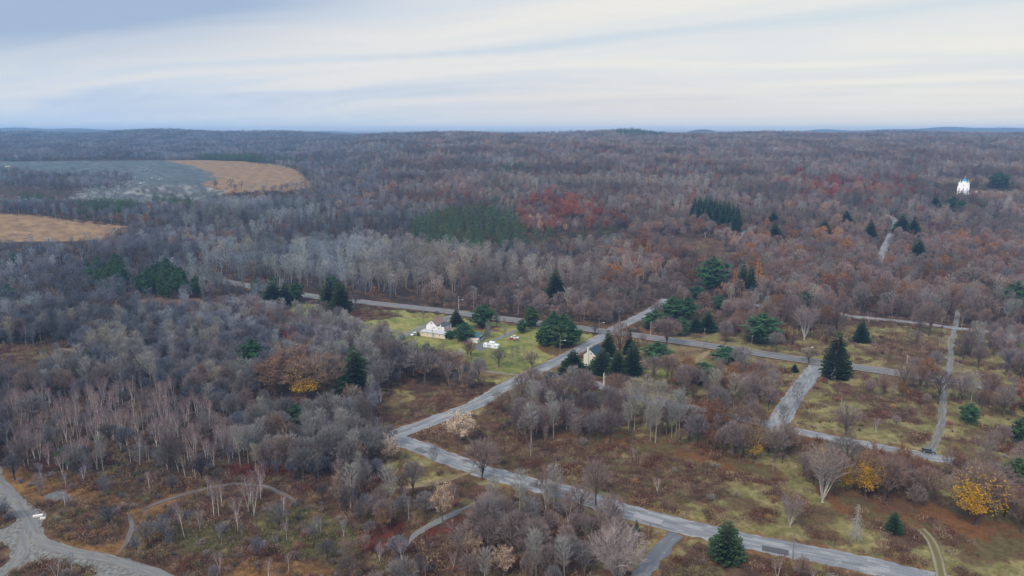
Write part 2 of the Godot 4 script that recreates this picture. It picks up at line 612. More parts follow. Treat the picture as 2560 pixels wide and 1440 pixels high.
# a broad bare crown: h high, rc its radius, fork the height of the lowest fork; leaves > 0 hangs that many leaves on each sub-branch
func broad_tree(seed_: int, h: float, rc: float, fork: float, limbs: int, subs: int, twigs: int, tw: float, bark: Color, twig: Color, leaves := 0, leaf_size := 0.3, bare_share := 0.0, dome := 0.3) -> Array:
	var r := RandomNumberGenerator.new()
	r.seed = seed_
	var wood := Shape.new()
	var crown := Shape.new()
	var base_r := h * 0.019 + 0.06
	var top := Vector3(r.randf_range(-0.3, 0.3), h * fork, r.randf_range(-0.3, 0.3))
	wood.tube([Vector3(0, -0.3, 0), Vector3(0, h * 0.03, 0), top * 0.6 + Vector3(0, h * 0.01, 0), top], [base_r * 1.7, base_r * 1.1, base_r * 0.9, base_r * 0.8], 7, bark)
	var mid := h * (fork * 0.75 + 1.0) * 0.5
	var ry := h - mid
	var shown := bark.lerp(twig, 0.35)
	for i in limbs:
		var f := (i + 0.5) / limbs
		var az := i * 2.399 + r.randf_range(-0.5, 0.5)
		var ph := PI * (0.04 + 0.50 * pow(f, 0.75)) + r.randf_range(-0.12, 0.12)
		var reach := r.randf_range(0.82, 1.06)
		var tip := Vector3(sin(ph) * cos(az) * rc * reach, mid + cos(ph) * ry * reach, sin(ph) * sin(az) * rc * reach)
		var start := top * r.randf_range(0.75, 1.0)
		if f < 0.35:
			start = top
		var via := start + Vector3(tip.x * 0.35, (tip.y - start.y) * 0.6 + 0.4, tip.z * 0.35)
		var size := start.distance_to(tip)
		var lr := base_r * lerpf(0.55, 0.35, f)
		wood.tube([start, bent(start, via, tip, 0.33), bent(start, via, tip, 0.66), tip], [lr, lr * 0.72, lr * 0.42, 0.02], 4, bark)
		for j in subs:
			var t := 0.28 + 0.72 * (j + r.randf()) / subs
			var p := bent(start, via, tip, t)
			var ahead := (bent(start, via, tip, minf(t + 0.1, 1.0)) - bent(start, via, tip, t - 0.1)).normalized()
			var go := (ahead + any_way(r) * 0.95 + Vector3(0, 0.25, 0)).normalized()
			var far := size * r.randf_range(0.2, 0.36) * (1.25 - 0.5 * t)
			var q := p + go * far
			wood.tube([p, p.lerp(q, 0.5) + any_way(r) * far * 0.08, q], [lr * 0.34, lr * 0.22, 0.012], 3, shown)
			for k in twigs:
				var s := p.lerp(q, r.randf_range(0.1, 1.0))
				var d := (go + any_way(r) * 0.7 + Vector3(0, 0.35, 0)).normalized()
				var e := s + d * r.randf_range(0.6, 1.5) * h / 11.0
				crown.sliver(s, e, tw * r.randf_range(0.7, 1.3), any_way(r), twig * r.randf_range(0.8, 1.2))
			if leaves and r.randf() >= bare_share:
				for k in leaves:
					var s := p.lerp(q, r.randf_range(0.1, 1.15)) + any_way(r) * r.randf_range(0.1, 0.75) * h / 11.0
					var u := any_way(r) * leaf_size * r.randf_range(0.6, 1.3)
					var w := any_way(r) * leaf_size * r.randf_range(0.6, 1.2)
					crown.tri(s, s + u, s + w, Color.WHITE * r.randf_range(0.62, 1.0))
	# the outer haze of twigs, gathered in rounded heads
	var heads := limbs * 4
	for i in heads:
		var y := 1.0 - 1.12 * (i + r.randf()) / heads
		var az := i * 2.399
		var flat := sqrt(maxf(0.0, 1.0 - y * y))
		var out := Vector3(cos(az) * flat, y, sin(az) * flat)
		var at := out * Vector3(rc, ry, rc) * r.randf_range(0.78, 0.95) + Vector3(0, mid, 0)
		var tone := twig * r.randf_range(0.85, 1.2)
		for k in int(subs * twigs * dome):
			var s := at + any_way(r) * rc * 0.2 * r.randf()
			var d := (out * 0.9 + any_way(r) * 0.55 + Vector3(0, 0.35, 0)).normalized()
			crown.sliver(s, s + d * r.randf_range(0.6, 1.3) * h / 11.0, tw * r.randf_range(0.7, 1.2), any_way(r), tone * r.randf_range(0.85, 1.15))
	return [wood, crown]


# a tall narrow crown on a straight stem, limbs rising steeply
func slim_tree(seed_: int, h: float, rc: float, bare: float, limbs: int, twigs: int, tw: float, bark: Color, twig: Color, thick := 0.010) -> Array:
	var r := RandomNumberGenerator.new()
	r.seed = seed_
	var wood := Shape.new()
	var crown := Shape.new()
	var br := h * thick + 0.03
	var lean := Vector3(r.randf_range(-0.05, 0.05), 0, r.randf_range(-0.05, 0.05)) * h
	var pts := []
	var rad := []
	for i in 5:
		var t := i / 4.0
		pts.append(Vector3(0, h * t - 0.2, 0) + lean * t * t)
		rad.append(br * (1.05 - t * 0.98))
	wood.tube(pts, rad, 6, bark)
	for i in limbs:
		var t := lerpf(bare, 0.97, (i + r.randf()) / limbs)
		var p := Vector3(0, h * t, 0) + lean * t * t
		var az := i * 2.399 + r.randf_range(-0.4, 0.4)
		var w := rc * (0.12 + 0.9 * sin(PI * (0.16 + 0.80 * (t - bare) / (1.0 - bare)))) * r.randf_range(0.65, 1.15)
		var q := p + Vector3(cos(az) * w, w * r.randf_range(0.8, 1.5), sin(az) * w)
		var m := p.lerp(q, 0.5) + Vector3(cos(az), -0.4, sin(az)) * w * 0.15
		wood.tube([p, m, q], [br * 0.38 * (1.15 - t), br * 0.22 * (1.15 - t) + 0.01, 0.012], 3, bark.lerp(twig, 0.3))
		for k in twigs:
			var s := p.lerp(q, r.randf_range(0.25, 1.0))
			var d := (Vector3(cos(az), 1.2, sin(az)) + any_way(r) * 1.1).normalized()
			crown.sliver(s, s + d * r.randf_range(0.5, 1.3) * rc * 0.5, tw * r.randf_range(0.7, 1.3), any_way(r), twig * r.randf_range(0.8, 1.2))
	return [wood, crown]


# several slim stems from one foot
func clump_tree(seed_: int, h: float, stems: int, spread: float, limbs: int, twigs: int, tw: float, bark: Color, twig: Color, wide := 0.15, low := 0.52) -> Array:
	var r := RandomNumberGenerator.new()
	r.seed = seed_
	var wood := Shape.new()
	var crown := Shape.new()
	for s in stems:
		var one := slim_tree(seed_ * 31 + s, h * r.randf_range(0.78, 1.0), h * wide, low, limbs, twigs, tw, bark, twig, 0.0075)
		var az := TAU * s / stems + r.randf_range(-0.4, 0.4)
		var tilt := spread * r.randf_range(0.5, 1.0) if stems > 1 else spread * 0.15
		var b := Basis(Vector3(sin(az), 0, -cos(az)), -tilt)
		for k in 2:
			var from: Shape = one[k]
			var to: Shape = wood if k == 0 else crown
			for i in from.v.size():
				var p: Vector3 = b * from.v[i]
				to.v.append(p + Vector3(cos(az), 0, sin(az)) * 0.15)
			to.c.append_array(from.c)
	return [wood, crown]


# layered boughs round a straight stem; droop lets the boughs hang
func spruce(seed_: int, h: float, rb: float, layers: int, around: int, sprays: int, green: Color, low := 0.05, droop := 0.35, bare := false) -> Array:
	var r := RandomNumberGenerator.new()
	r.seed = seed_
	var wood := Shape.new()
	var crown := Shape.new()
	var bark := Color(0.11, 0.085, 0.07) if not bare else Color(0.30, 0.29, 0.28)
	wood.tube([Vector3(0, -0.3, 0), Vector3(0, h * 0.5, 0), Vector3(0, h * 0.985, 0)], [h * 0.018 + 0.05, h * 0.012, 0.02], 6, bark)
	for i in layers:
		var t := low + (0.985 - low) * (i + 0.5 * r.randf()) / layers
		var n := maxi(4, int(around * (1.15 - t)))
		for k in n:
			var az := TAU * (k + r.randf_range(-0.35, 0.35)) / n + i * 1.3
			var size := (rb * pow(1.0 - t, 0.62) * minf(1.0, 0.72 + t * 1.4) + 0.12) * r.randf_range(0.72, 1.12)
			var out := Vector3(cos(az), 0, sin(az))
			var side := Vector3(-out.z, 0, out.x)
			var p := Vector3(0, h * t, 0)
			var q := p + out * size + Vector3(0, -droop * size * r.randf_range(0.5, 1.2), 0)
			if bare:
				wood.tube([p, p.lerp(q, 0.5) + Vector3(0, size * 0.08, 0), q], [0.05, 0.035, 0.01], 3, bark)
				for j in sprays:
					var s := p.lerp(q, r.randf_range(0.3, 1.0))
					crown.sliver(s, s + (out * 0.4 + side * r.randf_range(-1, 1) + Vector3(0, -0.6, 0)) * size * 0.25, 0.07, any_way(r), green * r.randf_range(0.8, 1.15))
				continue
			var tone := green * r.randf_range(0.72, 1.2)
			for j in sprays:
				var f := (j + 0.6) / sprays
				var s := p.lerp(q, f * 0.85)
				for e in [-1.0, 1.0]:
					var tip: Vector3 = s + (out * r.randf_range(0.25, 0.55) + side * e * r.randf_range(0.25, 0.6) + Vector3(0, r.randf_range(-0.32, 0.05), 0)) * size * (0.75 - 0.35 * f)
					var wide := size * r.randf_range(0.10, 0.2)
					crown.tri(s - Vector3(0, wide, 0) * 0.7, s + (out + Vector3(0, 0.5, 0)) * wide, tip, tone * r.randf_range(0.8, 1.2))
			crown.tri(q - out * size * 0.35 + side * size * 0.13, q - out * size * 0.35 - side * size * 0.13, q + Vector3(0, size * 0.06, 0), tone)
	return [wood, crown]


# an open pine: tufts of needles on uneven whorls
func pine(seed_: int, h: float, rb: float, whorls: int, around: int, tuft: int, low: float, green: Color) -> Array:
	var r := RandomNumberGenerator.new()
	r.seed = seed_
	var wood := Shape.new()
	var crown := Shape.new()
	var bark := Color(0.10, 0.08, 0.07)
	wood.tube([Vector3(0, -0.3, 0), Vector3(0.1, h * 0.5, 0), Vector3(0, h * 0.97, 0)], [h * 0.02 + 0.05, h * 0.014, 0.03], 6, bark)
	for i in whorls:
		var t := low + (0.97 - low) * (i + r.randf_range(-0.2, 0.2)) / (whorls - 1)
		var env := sin(PI * clampf(0.22 + 0.78 * (t - low) / (1.0 - low), 0.0, 1.0))
		env = maxf(env, 0.12)
		var n := maxi(3, int(around * (0.5 + 0.6 * env)))
		for k in n:
			var az := TAU * (k + r.randf_range(-0.4, 0.4)) / n + i * 2.1
			var size := rb * env * r.randf_range(0.6, 1.1)
			var out := Vector3(cos(az), r.randf_range(0.0, 0.35), sin(az))
			var p := Vector3(0, h * minf(t, 0.97), 0)
			var q := p + out * size
			wood.tube([p, q], [h * 0.005 + 0.02, 0.015], 3, bark)
			var tone := green * r.randf_range(0.7, 1.25)
			for g in 3:
				var mid := p.lerp(q, 0.45 + 0.28 * g) + any_way(r) * size * 0.14
				var big := (0.24 * size + 0.35) * r.randf_range(0.8, 1.2)
				for j in tuft:
					var d := any_way(r)
					d.y = absf(d.y) * 0.7 - 0.15
					var s := mid + any_way(r) * big * 0.35
					crown.sliver(s, s + d.normalized() * big * r.randf_range(0.8, 1.3), big * r.randf_range(0.3, 0.5), any_way(r), tone * r.randf_range(0.75, 1.2))
	return [wood, crown]


# many thin stems fanning out from the ground
func bush(seed_: int, h: float, rc: float, stems: int, twigs: int, tw: float, bark: Color, twig: Color) -> Array:
	var r := RandomNumberGenerator.new()
	r.seed = seed_
	var wood := Shape.new()
	var crown := Shape.new()
	for i in stems:
		var az := r.randf() * TAU
		var f := sqrt(r.randf())
		var q := Vector3(cos(az) * rc * f, h * (1.0 - 0.45 * f * f) * r.randf_range(0.75, 1.0), sin(az) * rc * f)
		var p := Vector3(cos(az) * rc * 0.12, -0.1, sin(az) * rc * 0.12)
		var via := Vector3(q.x * 0.4, q.y * 0.6, q.z * 0.4)
		wood.tube([p, bent(p, via, q, 0.5), q], [0.05, 0.03, 0.01], 3, bark)
		for k in twigs:
			var s := bent(p, via, q, r.randf_range(0.3, 1.0))
			var d := (q.normalized() + any_way(r) * 0.9).normalized()
			crown.sliver(s, s + d * r.randf_range(0.3, 0.7) * h * 0.35, tw * r.randf_range(0.7, 1.3), any_way(r), twig * r.randf_range(0.75, 1.25))
	return [wood, crown]


# a tuft of dead stalks and leaves, or of grass
func tuft_shape(seed_: int, blades: int, h: float, rad: float, wide: float, leafy: float) -> Shape:
	var r := RandomNumberGenerator.new()
	r.seed = seed_
	var s := Shape.new()
	for i in blades:
		var az := r.randf() * TAU
		var f := sqrt(r.randf()) * rad
		var p := Vector3(cos(az) * f, -0.05, sin(az) * f)
		var top := h * (1.0 - 0.55 * f * f / (rad * rad)) * r.randf_range(0.6, 1.1)
		var q := p + Vector3(cos(az) * rad * 0.25, top, sin(az) * rad * 0.25) + any_way(r) * 0.15
		var col := Color.WHITE * r.randf_range(0.55, 1.0)
		if r.randf() < leafy:
			var u := any_way(r) * wide * 2.2
			s.tri(q, q + u, q + any_way(r) * wide * 2.2, col)
		else:
			s.sliver(p, q, wide, any_way(r), col)
	return s


# kinds of tree: name of the family -> [nominal height, nominal width, list of [wood mesh, crown mesh, both in one]]
var families := {}
const BARK := Color(0.085, 0.07, 0.066)
const PALE_BARK := Color(0.26, 0.245, 0.22)
const WHITE_BARK := Color(0.52, 0.50, 0.49)


func keep(family: String, h: float, w: float, pair: Array) -> void:
	if not families.has(family):
		families[family] = [h, w, []]
	var both := Shape.new()
	both.add(pair[0])
	both.add(pair[1])
	families[family][2].append([pair[0].mesh(), pair[1].mesh(), both.mesh()])


func grow_families() -> void:
	var tw := Color(0.185, 0.151, 0.144)
	var pt := Color(0.255, 0.238, 0.215)
	for i in 7:
		keep("broad", 12, 9.4, broad_tree(100 + i, 12, 4.5, 0.16 + 0.035 * i, 11, 8, 19, 0.06, BARK, tw, 0, 0.3, 0.0, 0.15 + 0.03 * i))
	for i in 6:
		keep("wispy", 11, 5.6, clump_tree(180 + i, 11, 2 + i % 3, 0.22, 24, 15, 0.055, Color(0.125, 0.11, 0.105), tw, 0.17, 0.34))
	for i in 3:
		keep("wispy_mid", 11, 5.6, clump_tree(190 + i, 11, 2 + i % 2, 0.22, 14, 9, 0.13, Color(0.125, 0.11, 0.105), tw, 0.18, 0.32))
	for i in 4:
		keep("broad_mid", 12, 9.4, broad_tree(200 + i, 12, 4.5, 0.2, 8, 4, 8, 0.15, BARK, tw, 0, 0.3, 0.0, 0.5))
	for i in 5:
		keep("broad_far", 12, 9.4, broad_tree(300 + i, 12, 4.6, 0.2, 6, 3, 4, 0.34, BARK, tw, 0, 0.3, 0.0, 0.8))
	for i in 5:
		keep("slim", 15, 6.0, slim_tree(400 + i, 15, 2.7, 0.36, 50, 26, 0.055, PALE_BARK, pt))
	for i in 3:
		keep("slim_mid", 15, 6.0, slim_tree(450 + i, 15, 2.9, 0.34, 28, 12, 0.15, PALE_BARK, pt))
	for i in 3:
		keep("slim_far", 15, 6.6, slim_tree(480 + i, 15, 3.2, 0.3, 16, 10, 0.32, PALE_BARK, pt))
	for i in 6:
		keep("birch", 11, 5.0, clump_tree(500 + i, 11, 1 + i % 3, 0.24, 24, 16, 0.05, WHITE_BARK, Color(0.19, 0.125, 0.125)))
	for i in 2:
		keep("birch_mid", 11, 5.0, clump_tree(550 + i, 11, 2, 0.2, 14, 9, 0.13, WHITE_BARK, Color(0.19, 0.125, 0.125)))
	for i in 2:
		keep("birch_clump", 14, 11.0, clump_tree(570 + i, 14, 9, 0.36, 24, 24, 0.05, Color(0.36, 0.335, 0.32), Color(0.22, 0.17, 0.16), 0.14, 0.45))
	for i in 4:
		keep("leafy", 12, 9.0, broad_tree(600 + i, 12, 4.3, 0.16, 11, 8, 7, 0.06, Color(0.3, 0.26, 0.25), Color(0.5, 0.45, 0.42), 34, 0.36, 0.05, 0.15))
	for i in 3:
		keep("half_leafy", 12, 9.0, broad_tree(640 + i, 12, 4.4, 0.14, 11, 8, 14, 0.065, BARK, tw))
	for i in 3:
		keep("leafy_far", 12, 9.0, broad_tree(660 + i, 12, 4.4, 0.18, 7, 4, 4, 0.2, Color(0.3, 0.26, 0.25), Color(0.6, 0.55, 0.5), 10, 0.9, 0.0, 0.3))
	for i in 4:
		keep("spruce", 14, 6.0, spruce(700 + i, 14, 3.5, 30, 14, 5, Color(0.044, 0.076, 0.038)))
	for i in 3:
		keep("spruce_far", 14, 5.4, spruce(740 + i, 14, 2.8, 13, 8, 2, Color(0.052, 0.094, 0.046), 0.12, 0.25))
	for i in 2:
		keep("weeping_spruce", 11, 8.6, spruce(760 + i, 11, 4.4, 20, 13, 6, Color(0.028, 0.046, 0.028), 0.1, 0.75))
	for i in 2:
		keep("dead_spruce", 12, 6.0, spruce(780 + i, 12, 3.0, 22, 9, 9, Color(0.38, 0.37, 0.36), 0.06, 0.45, true))
	for i in 5:
		keep("pine", 14, 8.0, pine(800 + i, 14, 4.0, 12, 8, 14, 0.12, Color(0.050, 0.105, 0.050)))
	for i in 3:
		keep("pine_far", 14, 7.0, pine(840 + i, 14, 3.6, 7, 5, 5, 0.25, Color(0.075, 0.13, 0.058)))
	for i in 2:
		keep("larch", 14, 5.0, spruce(860 + i, 14, 2.6, 20, 9, 4, Color(0.85, 0.85, 0.85), 0.12, 0.1))
	for i in 4:
		keep("bush", 3.2, 4.0, bush(900 + i, 3.2, 2.0, 34, 26, 0.055, Color(0.14, 0.12, 0.11), Color(0.27, 0.225, 0.21)))
	for i in 2:
		keep("vase", 12, 13.0, bush(940 + i, 12, 6.4, 46, 70, 0.06, Color(0.27, 0.25, 0.24), Color(0.32, 0.28, 0.265)))


var tree_paint := {}


func tinted(c: Color, leaf := false) -> StandardMaterial3D:
	if not tree_paint.has(c):
		var m := vertex_paint(0.9)
		m.albedo_color = Color(minf(c.r, 1.0), minf(c.g, 1.0), minf(c.b, 1.0)).linear_to_srgb()
		if leaf:
			m.backlight_enabled = true
			m.backlight = Color(0.9, 0.9, 0.9)
		tree_paint[c] = m
	return tree_paint[c]


# one tree as a thing of its own: trunk and crown under a node at its foot
func plant(called: String, family: String, which: int, at: Vector3, h: float, w: float, turn: float, tint: Color, label: String, category: String, group := "") -> Node3D:
	if family == "broad" and called == "bare_tree" and group and which % 5 < 2:
		family = "wispy"
		w *= 0.7
	var f: Array = families[family]
	var v: Array = f[2][which % f[2].size()]
	var o := thing(called, label, category, at, turn, group)
	o.scale = Vector3(w / f[1], h / f[0], w / f[1])
	var leaf: bool = family == "leafy" or family == "larch"
	put(o, "trunk", v[0], tinted(Color(0.4, 0.38, 0.36) if leaf else Color.WHITE.lerp(tint, 0.5)))
	put(o, "crown", v[1], tinted(tint, leaf))
	return o


# looks that bare trees come in: the word for the label, and the tint
const BARE_LOOKS := [["mauve-brown", Color(0.97, 0.92, 0.94)], ["grey", Color(0.80, 0.92, 1.06)], ["warm brown", Color(1.0, 0.84, 0.70)], ["dark", Color(0.58, 0.58, 0.61)], ["reddish brown", Color(1.0, 0.80, 0.71)], ["pale", Color(1.28, 1.27, 1.22)]]  # the grey tint leans blue, carrying the hazy cast of the left woods
const SHRUB_LOOKS := [["mauve-brown", Color(0.95, 0.85, 0.85)], ["grey", Color(0.82, 0.88, 0.92)], ["olive", Color(0.62, 0.64, 0.38)], ["dark brown", Color(0.62, 0.52, 0.48)], ["ochre", Color(0.95, 0.66, 0.30)], ["reddish", Color(0.80, 0.42, 0.34)]]
const SLIM_LOOKS := [["pale grey", Color(0.92, 0.96, 1.0)], ["yellowish grey", Color(1.0, 0.97, 0.86)], ["ash grey", Color(0.72, 0.76, 0.82)]]
const BIRCH_LOOKS := [["white stemmed", Color(1, 1, 1)], ["grey stemmed", Color(0.78, 0.8, 0.86)]]
const LEAF_LOOKS := [["russet", Color(0.28, 0.13, 0.075)], ["tan", Color(0.38, 0.27, 0.18)], ["orange brown", Color(0.33, 0.155, 0.055)], ["dull red", Color(0.24, 0.075, 0.06)]]
const PINE_LOOKS := [["dark green", Color(0.85, 0.9, 0.95)], ["olive", Color(1.0, 0.86, 0.7)]]


func build_listed_trees() -> void:
	grow_families()
	for t in listed_trees:
		var p := on_ground(t[2], t[3])
		taken.append(Vector3(p.x, p.z, maxf(1.5, t[5] * 0.42)))
		plant(t[0], t[1], names.get(t[0], 0) + 1, p, t[4], t[5], fmod(t[2] * 1.7 + t[3], TAU), t[6], t[7], t[8], t[9] if t.size() > 9 else "")
	for t in golden_halves:
		# a maple that keeps its yellow leaves on one side only
		var p := on_ground(t[0], t[1])
		taken.append(Vector3(p.x, p.z, t[3] * 0.4))
		var o := plant("maple_tree", "half_leafy", t[5], p, t[2], t[3], 0.0, t[6], t[4], "tree")
		var r := RandomNumberGenerator.new()
		r.seed = 77 + int(t[5])
		var s := Shape.new()
		for k in int(t[8] * 2.0):
			var d := any_way(r)
			var q := d * Vector3(4.3, 4.4, 4.3) * pow(r.randf(), 0.3) + Vector3(0, 6.9, 0)
			var c: Vector3 = t[7]
			if (q - c).length() > 2.5 + 1.7 * patch_noise.get_noise_3d(q.x * 9.0, q.y * 9.0, q.z * 9.0) and r.randf() > 0.07:
				continue
			s.tri(q, q + any_way(r) * 0.30, q + any_way(r) * 0.30, Color.WHITE * r.randf_range(0.6, 1.0))
		put(o, "leaves", s.mesh(), tinted(Color(0.68, 0.41, 0.04), true))


# ---------------------------------------------------------------- woods
var copies := {}   # family, variant -> [transforms, colours]


func copy_of(family: String, which: int, at: Vector3, h: float, w: float, turn: float, tint: Color) -> void:
	var f: Array = families[family]
	var key := [family, which % f[2].size()]
	if not copies.has(key):
		copies[key] = [[], []]
	var b := Basis(Vector3.UP, turn).scaled_local(Vector3(w / f[1], h / f[0], w / f[1]))
	copies[key][0].append(Transform3D(b, at))
	copies[key][1].append(tint)


func scatter_trees() -> void:
	var r := RandomNumberGenerator.new()
	r.seed = 2024
	var near := {"bare_tree": [], "poplar_tree": [], "birch_tree": [], "oak_tree": [], "pine_tree": [], "shrub": []}
	var d := 150.0
	while d < 3450.0:
		var step := 3.9 if d < 430.0 else lerpf(5.4, 7.0, (d - 430.0) / 470.0) if d < 900.0 else lerpf(7.5, 12.0, (d - 900.0) / 2500.0)
		var half := d * 0.79 + 18.0
		var x := -half
		while x < half:
			var px := x + r.randf_range(-0.5, 0.5) * step
			var pz := -(d + r.randf_range(-0.5, 0.5) * step)
			x += step
			var t := px / -pz
			if pz < -2740.0 and t > -0.16:
				continue
			var p := Vector2(px, pz)
			var jog := Vector2(patch_noise.get_noise_2d(px, pz), patch_noise.get_noise_2d(px + 500.0, pz)) * (8.0 if pz > -480.0 else 14.0)
			var zi := zone_of(stands, p + jog)
			var mix: String = "wood"
			var dense := 1.0
			var where := ""
			if zi >= 0:
				mix = stands[zi][1]
				dense = stands[zi][2]
				where = stands[zi][3]
			if dense <= 0.0 or r.randf() > dense:
				continue
			if -pz < 520.0 and patch_noise.get_noise_2d(px * 0.8, pz * 0.8 + 60.0) < -0.32 and mix != "pines":
				continue
			if not is_clear(p):
				continue
			var broad := broad_noise.get_noise_2d(px, pz)
			var patchy := patch_noise.get_noise_2d(px * 0.4 + 70.0, pz * 0.4)
			var roll := r.randf()
			var kind := "bare_tree"
			match mix:
				"wood":
					kind = "poplar_tree" if roll < 0.07 + maxf(0.0, broad) * 0.5 else "birch_tree" if roll > 0.95 else "bare_tree"
					if pz < -620.0 and r.randf() < 0.045 + 0.10 * smoothstep(0.1, 0.5, patchy) * smoothstep(-0.3, 0.0, t):
						kind = "oak_tree"
					elif r.randf() < (0.0015 if pz > -480.0 else 0.005):
						kind = "pine_tree"
				"birches":
					kind = "birch_tree" if roll < 0.8 else "bare_tree" if roll < 0.88 else "shrub"
				"grey":
					kind = "poplar_tree" if roll < 0.13 else "birch_tree" if roll > 0.92 else "bare_tree" if roll < 0.78 else "shrub"
				"pale":
					kind = "poplar_tree" if roll < 0.5 else "bare_tree"
				"pines", "spires":
					kind = "pine_tree"
				"russet":
					kind = "oak_tree" if roll < 0.5 else "bare_tree"
				"brown":
					kind = "oak_tree" if roll < 0.13 else "poplar_tree" if roll > 0.95 else "bare_tree"
				"scrub":
					kind = "shrub" if roll < 0.7 else "bare_tree" if roll < 0.85 else "birch_tree"
			var h := lerpf(6.2, 14.5, pow(r.randf(), 1.25))
			var w := h * r.randf_range(0.46, 0.88)
			var look := 0
			match kind:
				"poplar_tree":
					h = r.randf_range(10.0, 16.0) if mix != "pale" else r.randf_range(13.0, 19.0)
					w = h * r.randf_range(0.34, 0.5)
					look = 0 if roll < 0.12 else 1 if patchy > 0.05 else 2
				"birch_tree":
					h = r.randf_range(6.5, 11.5)
					w = h * r.randf_range(0.35, 0.5)
					look = 0 if r.randf() < 0.7 else 1
				"oak_tree":
					look = 3 if mix == "russet" and r.randf() < 0.45 else 0 if r.randf() < 0.55 else 2 if mix == "brown" else [0, 1, 3][r.randi() % 3]
				"pine_tree":
					h = r.randf_range(11.0, 18.0) if mix != "spires" else r.randf_range(17.0, 25.0)
					w = h * r.randf_range(0.40, 0.55)
					look = 0 if patchy < 0.15 else 1
				"shrub":
					h = r.randf_range(1.8, 4.0)
					w = h * r.randf_range(1.1, 1.6)
					look = [0, 1, 2, 2, 3, 4, 5][r.randi() % 7] if mix == "scrub" else [0, 1, 1, 3, 2][r.randi() % 5]
				_:
					var q := r.randf() + patchy * 0.7
					if mix == "brown":
						look = 2 if q < 0.22 else 4 if q < 0.42 else 5 if q < 0.58 else 1 if q < 0.66 else 0
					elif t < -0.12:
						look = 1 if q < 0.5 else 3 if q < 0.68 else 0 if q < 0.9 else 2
					else:
						look = 0 if q < 0.45 else 1 if q < 0.62 else 3 if q < 0.70 else 4 if q < 0.80 else 5 if q < 0.95 else 2
			if mix == "scrub":
				h *= 0.62
				w *= 0.70
			if -pz > 1500.0:
				h *= 1.1
				w *= 1.35
			var at := on_ground(px, pz)
			var which := r.randi()
			var turn := r.randf() * TAU
			if -pz < 470.0 and absf(t) < 0.76:
				near[kind].append([h / -pz, at, h, w, turn, look, which, where])
			else:
				far_tree(kind, mix, at, h, w, turn, look, which, r)
		d += step
	remember_marks()
	for kind in near:
		var list: Array = near[kind]
		list.sort_custom(func(a, b): return a[0] > b[0])
		var most: int = {"bare_tree": 290, "poplar_tree": 160, "birch_tree": 240, "oak_tree": 60, "pine_tree": 60, "shrub": 240}[kind]
		for i in list.size():
			var q: Array = list[i]
			if i < most:
				single_tree(kind, q)
			else:
				far_tree(kind, "", q[1], q[2], q[3], q[4], q[5], q[6], r)
	lay_copies()


const KIND_FAMILY := {"bare_tree": "broad", "poplar_tree": "slim", "birch_tree": "birch", "oak_tree": "leafy", "pine_tree": "pine", "shrub": "bush"}


func look_of(kind: String, look: int) -> Array:
	match kind:
		"poplar_tree":
			return SLIM_LOOKS[look]
		"birch_tree":
			return BIRCH_LOOKS[look]
		"oak_tree":
			return LEAF_LOOKS[look]
		"pine_tree":
			return PINE_LOOKS[look]
		"shrub":
			return SHRUB_LOOKS[look]
	return BARE_LOOKS[look]


func region(p: Vector3) -> String:
	if p.z > -235.0:
		return "in the lowest scrub, right of the gravel yard" if p.x < 0.0 else "beside the cracked street at the bottom"
	if p.x < -140.0:
		return "in the wood above the gravel yard" if p.z > -330.0 else "in the wood far left of the white house"
	if p.x < 0.0:
		return "in the thicket between fork and white house" if p.z > -360.0 else "along the highway past the white house"
	if p.x < 110.0:
		return "between the highway and the cracked street" if p.z > -340.0 else "beyond the highway crossing"
	return "in the lots around the narrow lane" if p.z > -350.0 else "in the lots beyond the highway"


# things that are easy to find, for saying where a tree stands: [x, z, name]
var marks := []
var used := {}
var spans := {}


func remember_marks() -> void:
	for t in listed_trees:
		marks.append([t[2], t[3], short_name(t[7])])
	for t in golden_halves:
		marks.append([t[0], t[1], short_name(t[4])])
	for q in poles:
		marks.append([q[1], q[2], short_name(q[0])])
	for s in stands:
		if s[3]:
			spans[s[3]] = s[4]
	for n in get_children():
		var c: String = n.get_meta("category", "")
		if c in ["house", "garage", "camper", "car", "slab", "tree trunk"]:
			marks.append([n.position.x, n.position.z, short_name(n.get_meta("label"))])


func short_name(label: String) -> String:
	var out := []
	for w in label.split(" "):
		if out.size() >= 2 and w in ["at", "in", "of", "on", "beside", "standing", "behind", "below", "beyond", "left", "right", "with", "before", "just", "by", "between", "among", "near", "where", "parked", "driving", "from", "half", "opposite", "across", "hiding", "crowded", "rising", "alone", "almost", "halfway", "directly", "above", "against", "the", "far", "high", "nearly", "against"]:
			break
		out.append(w.trim_suffix(","))
		if w.ends_with(",") or out.size() >= 5:
			break
	return " ".join(out)


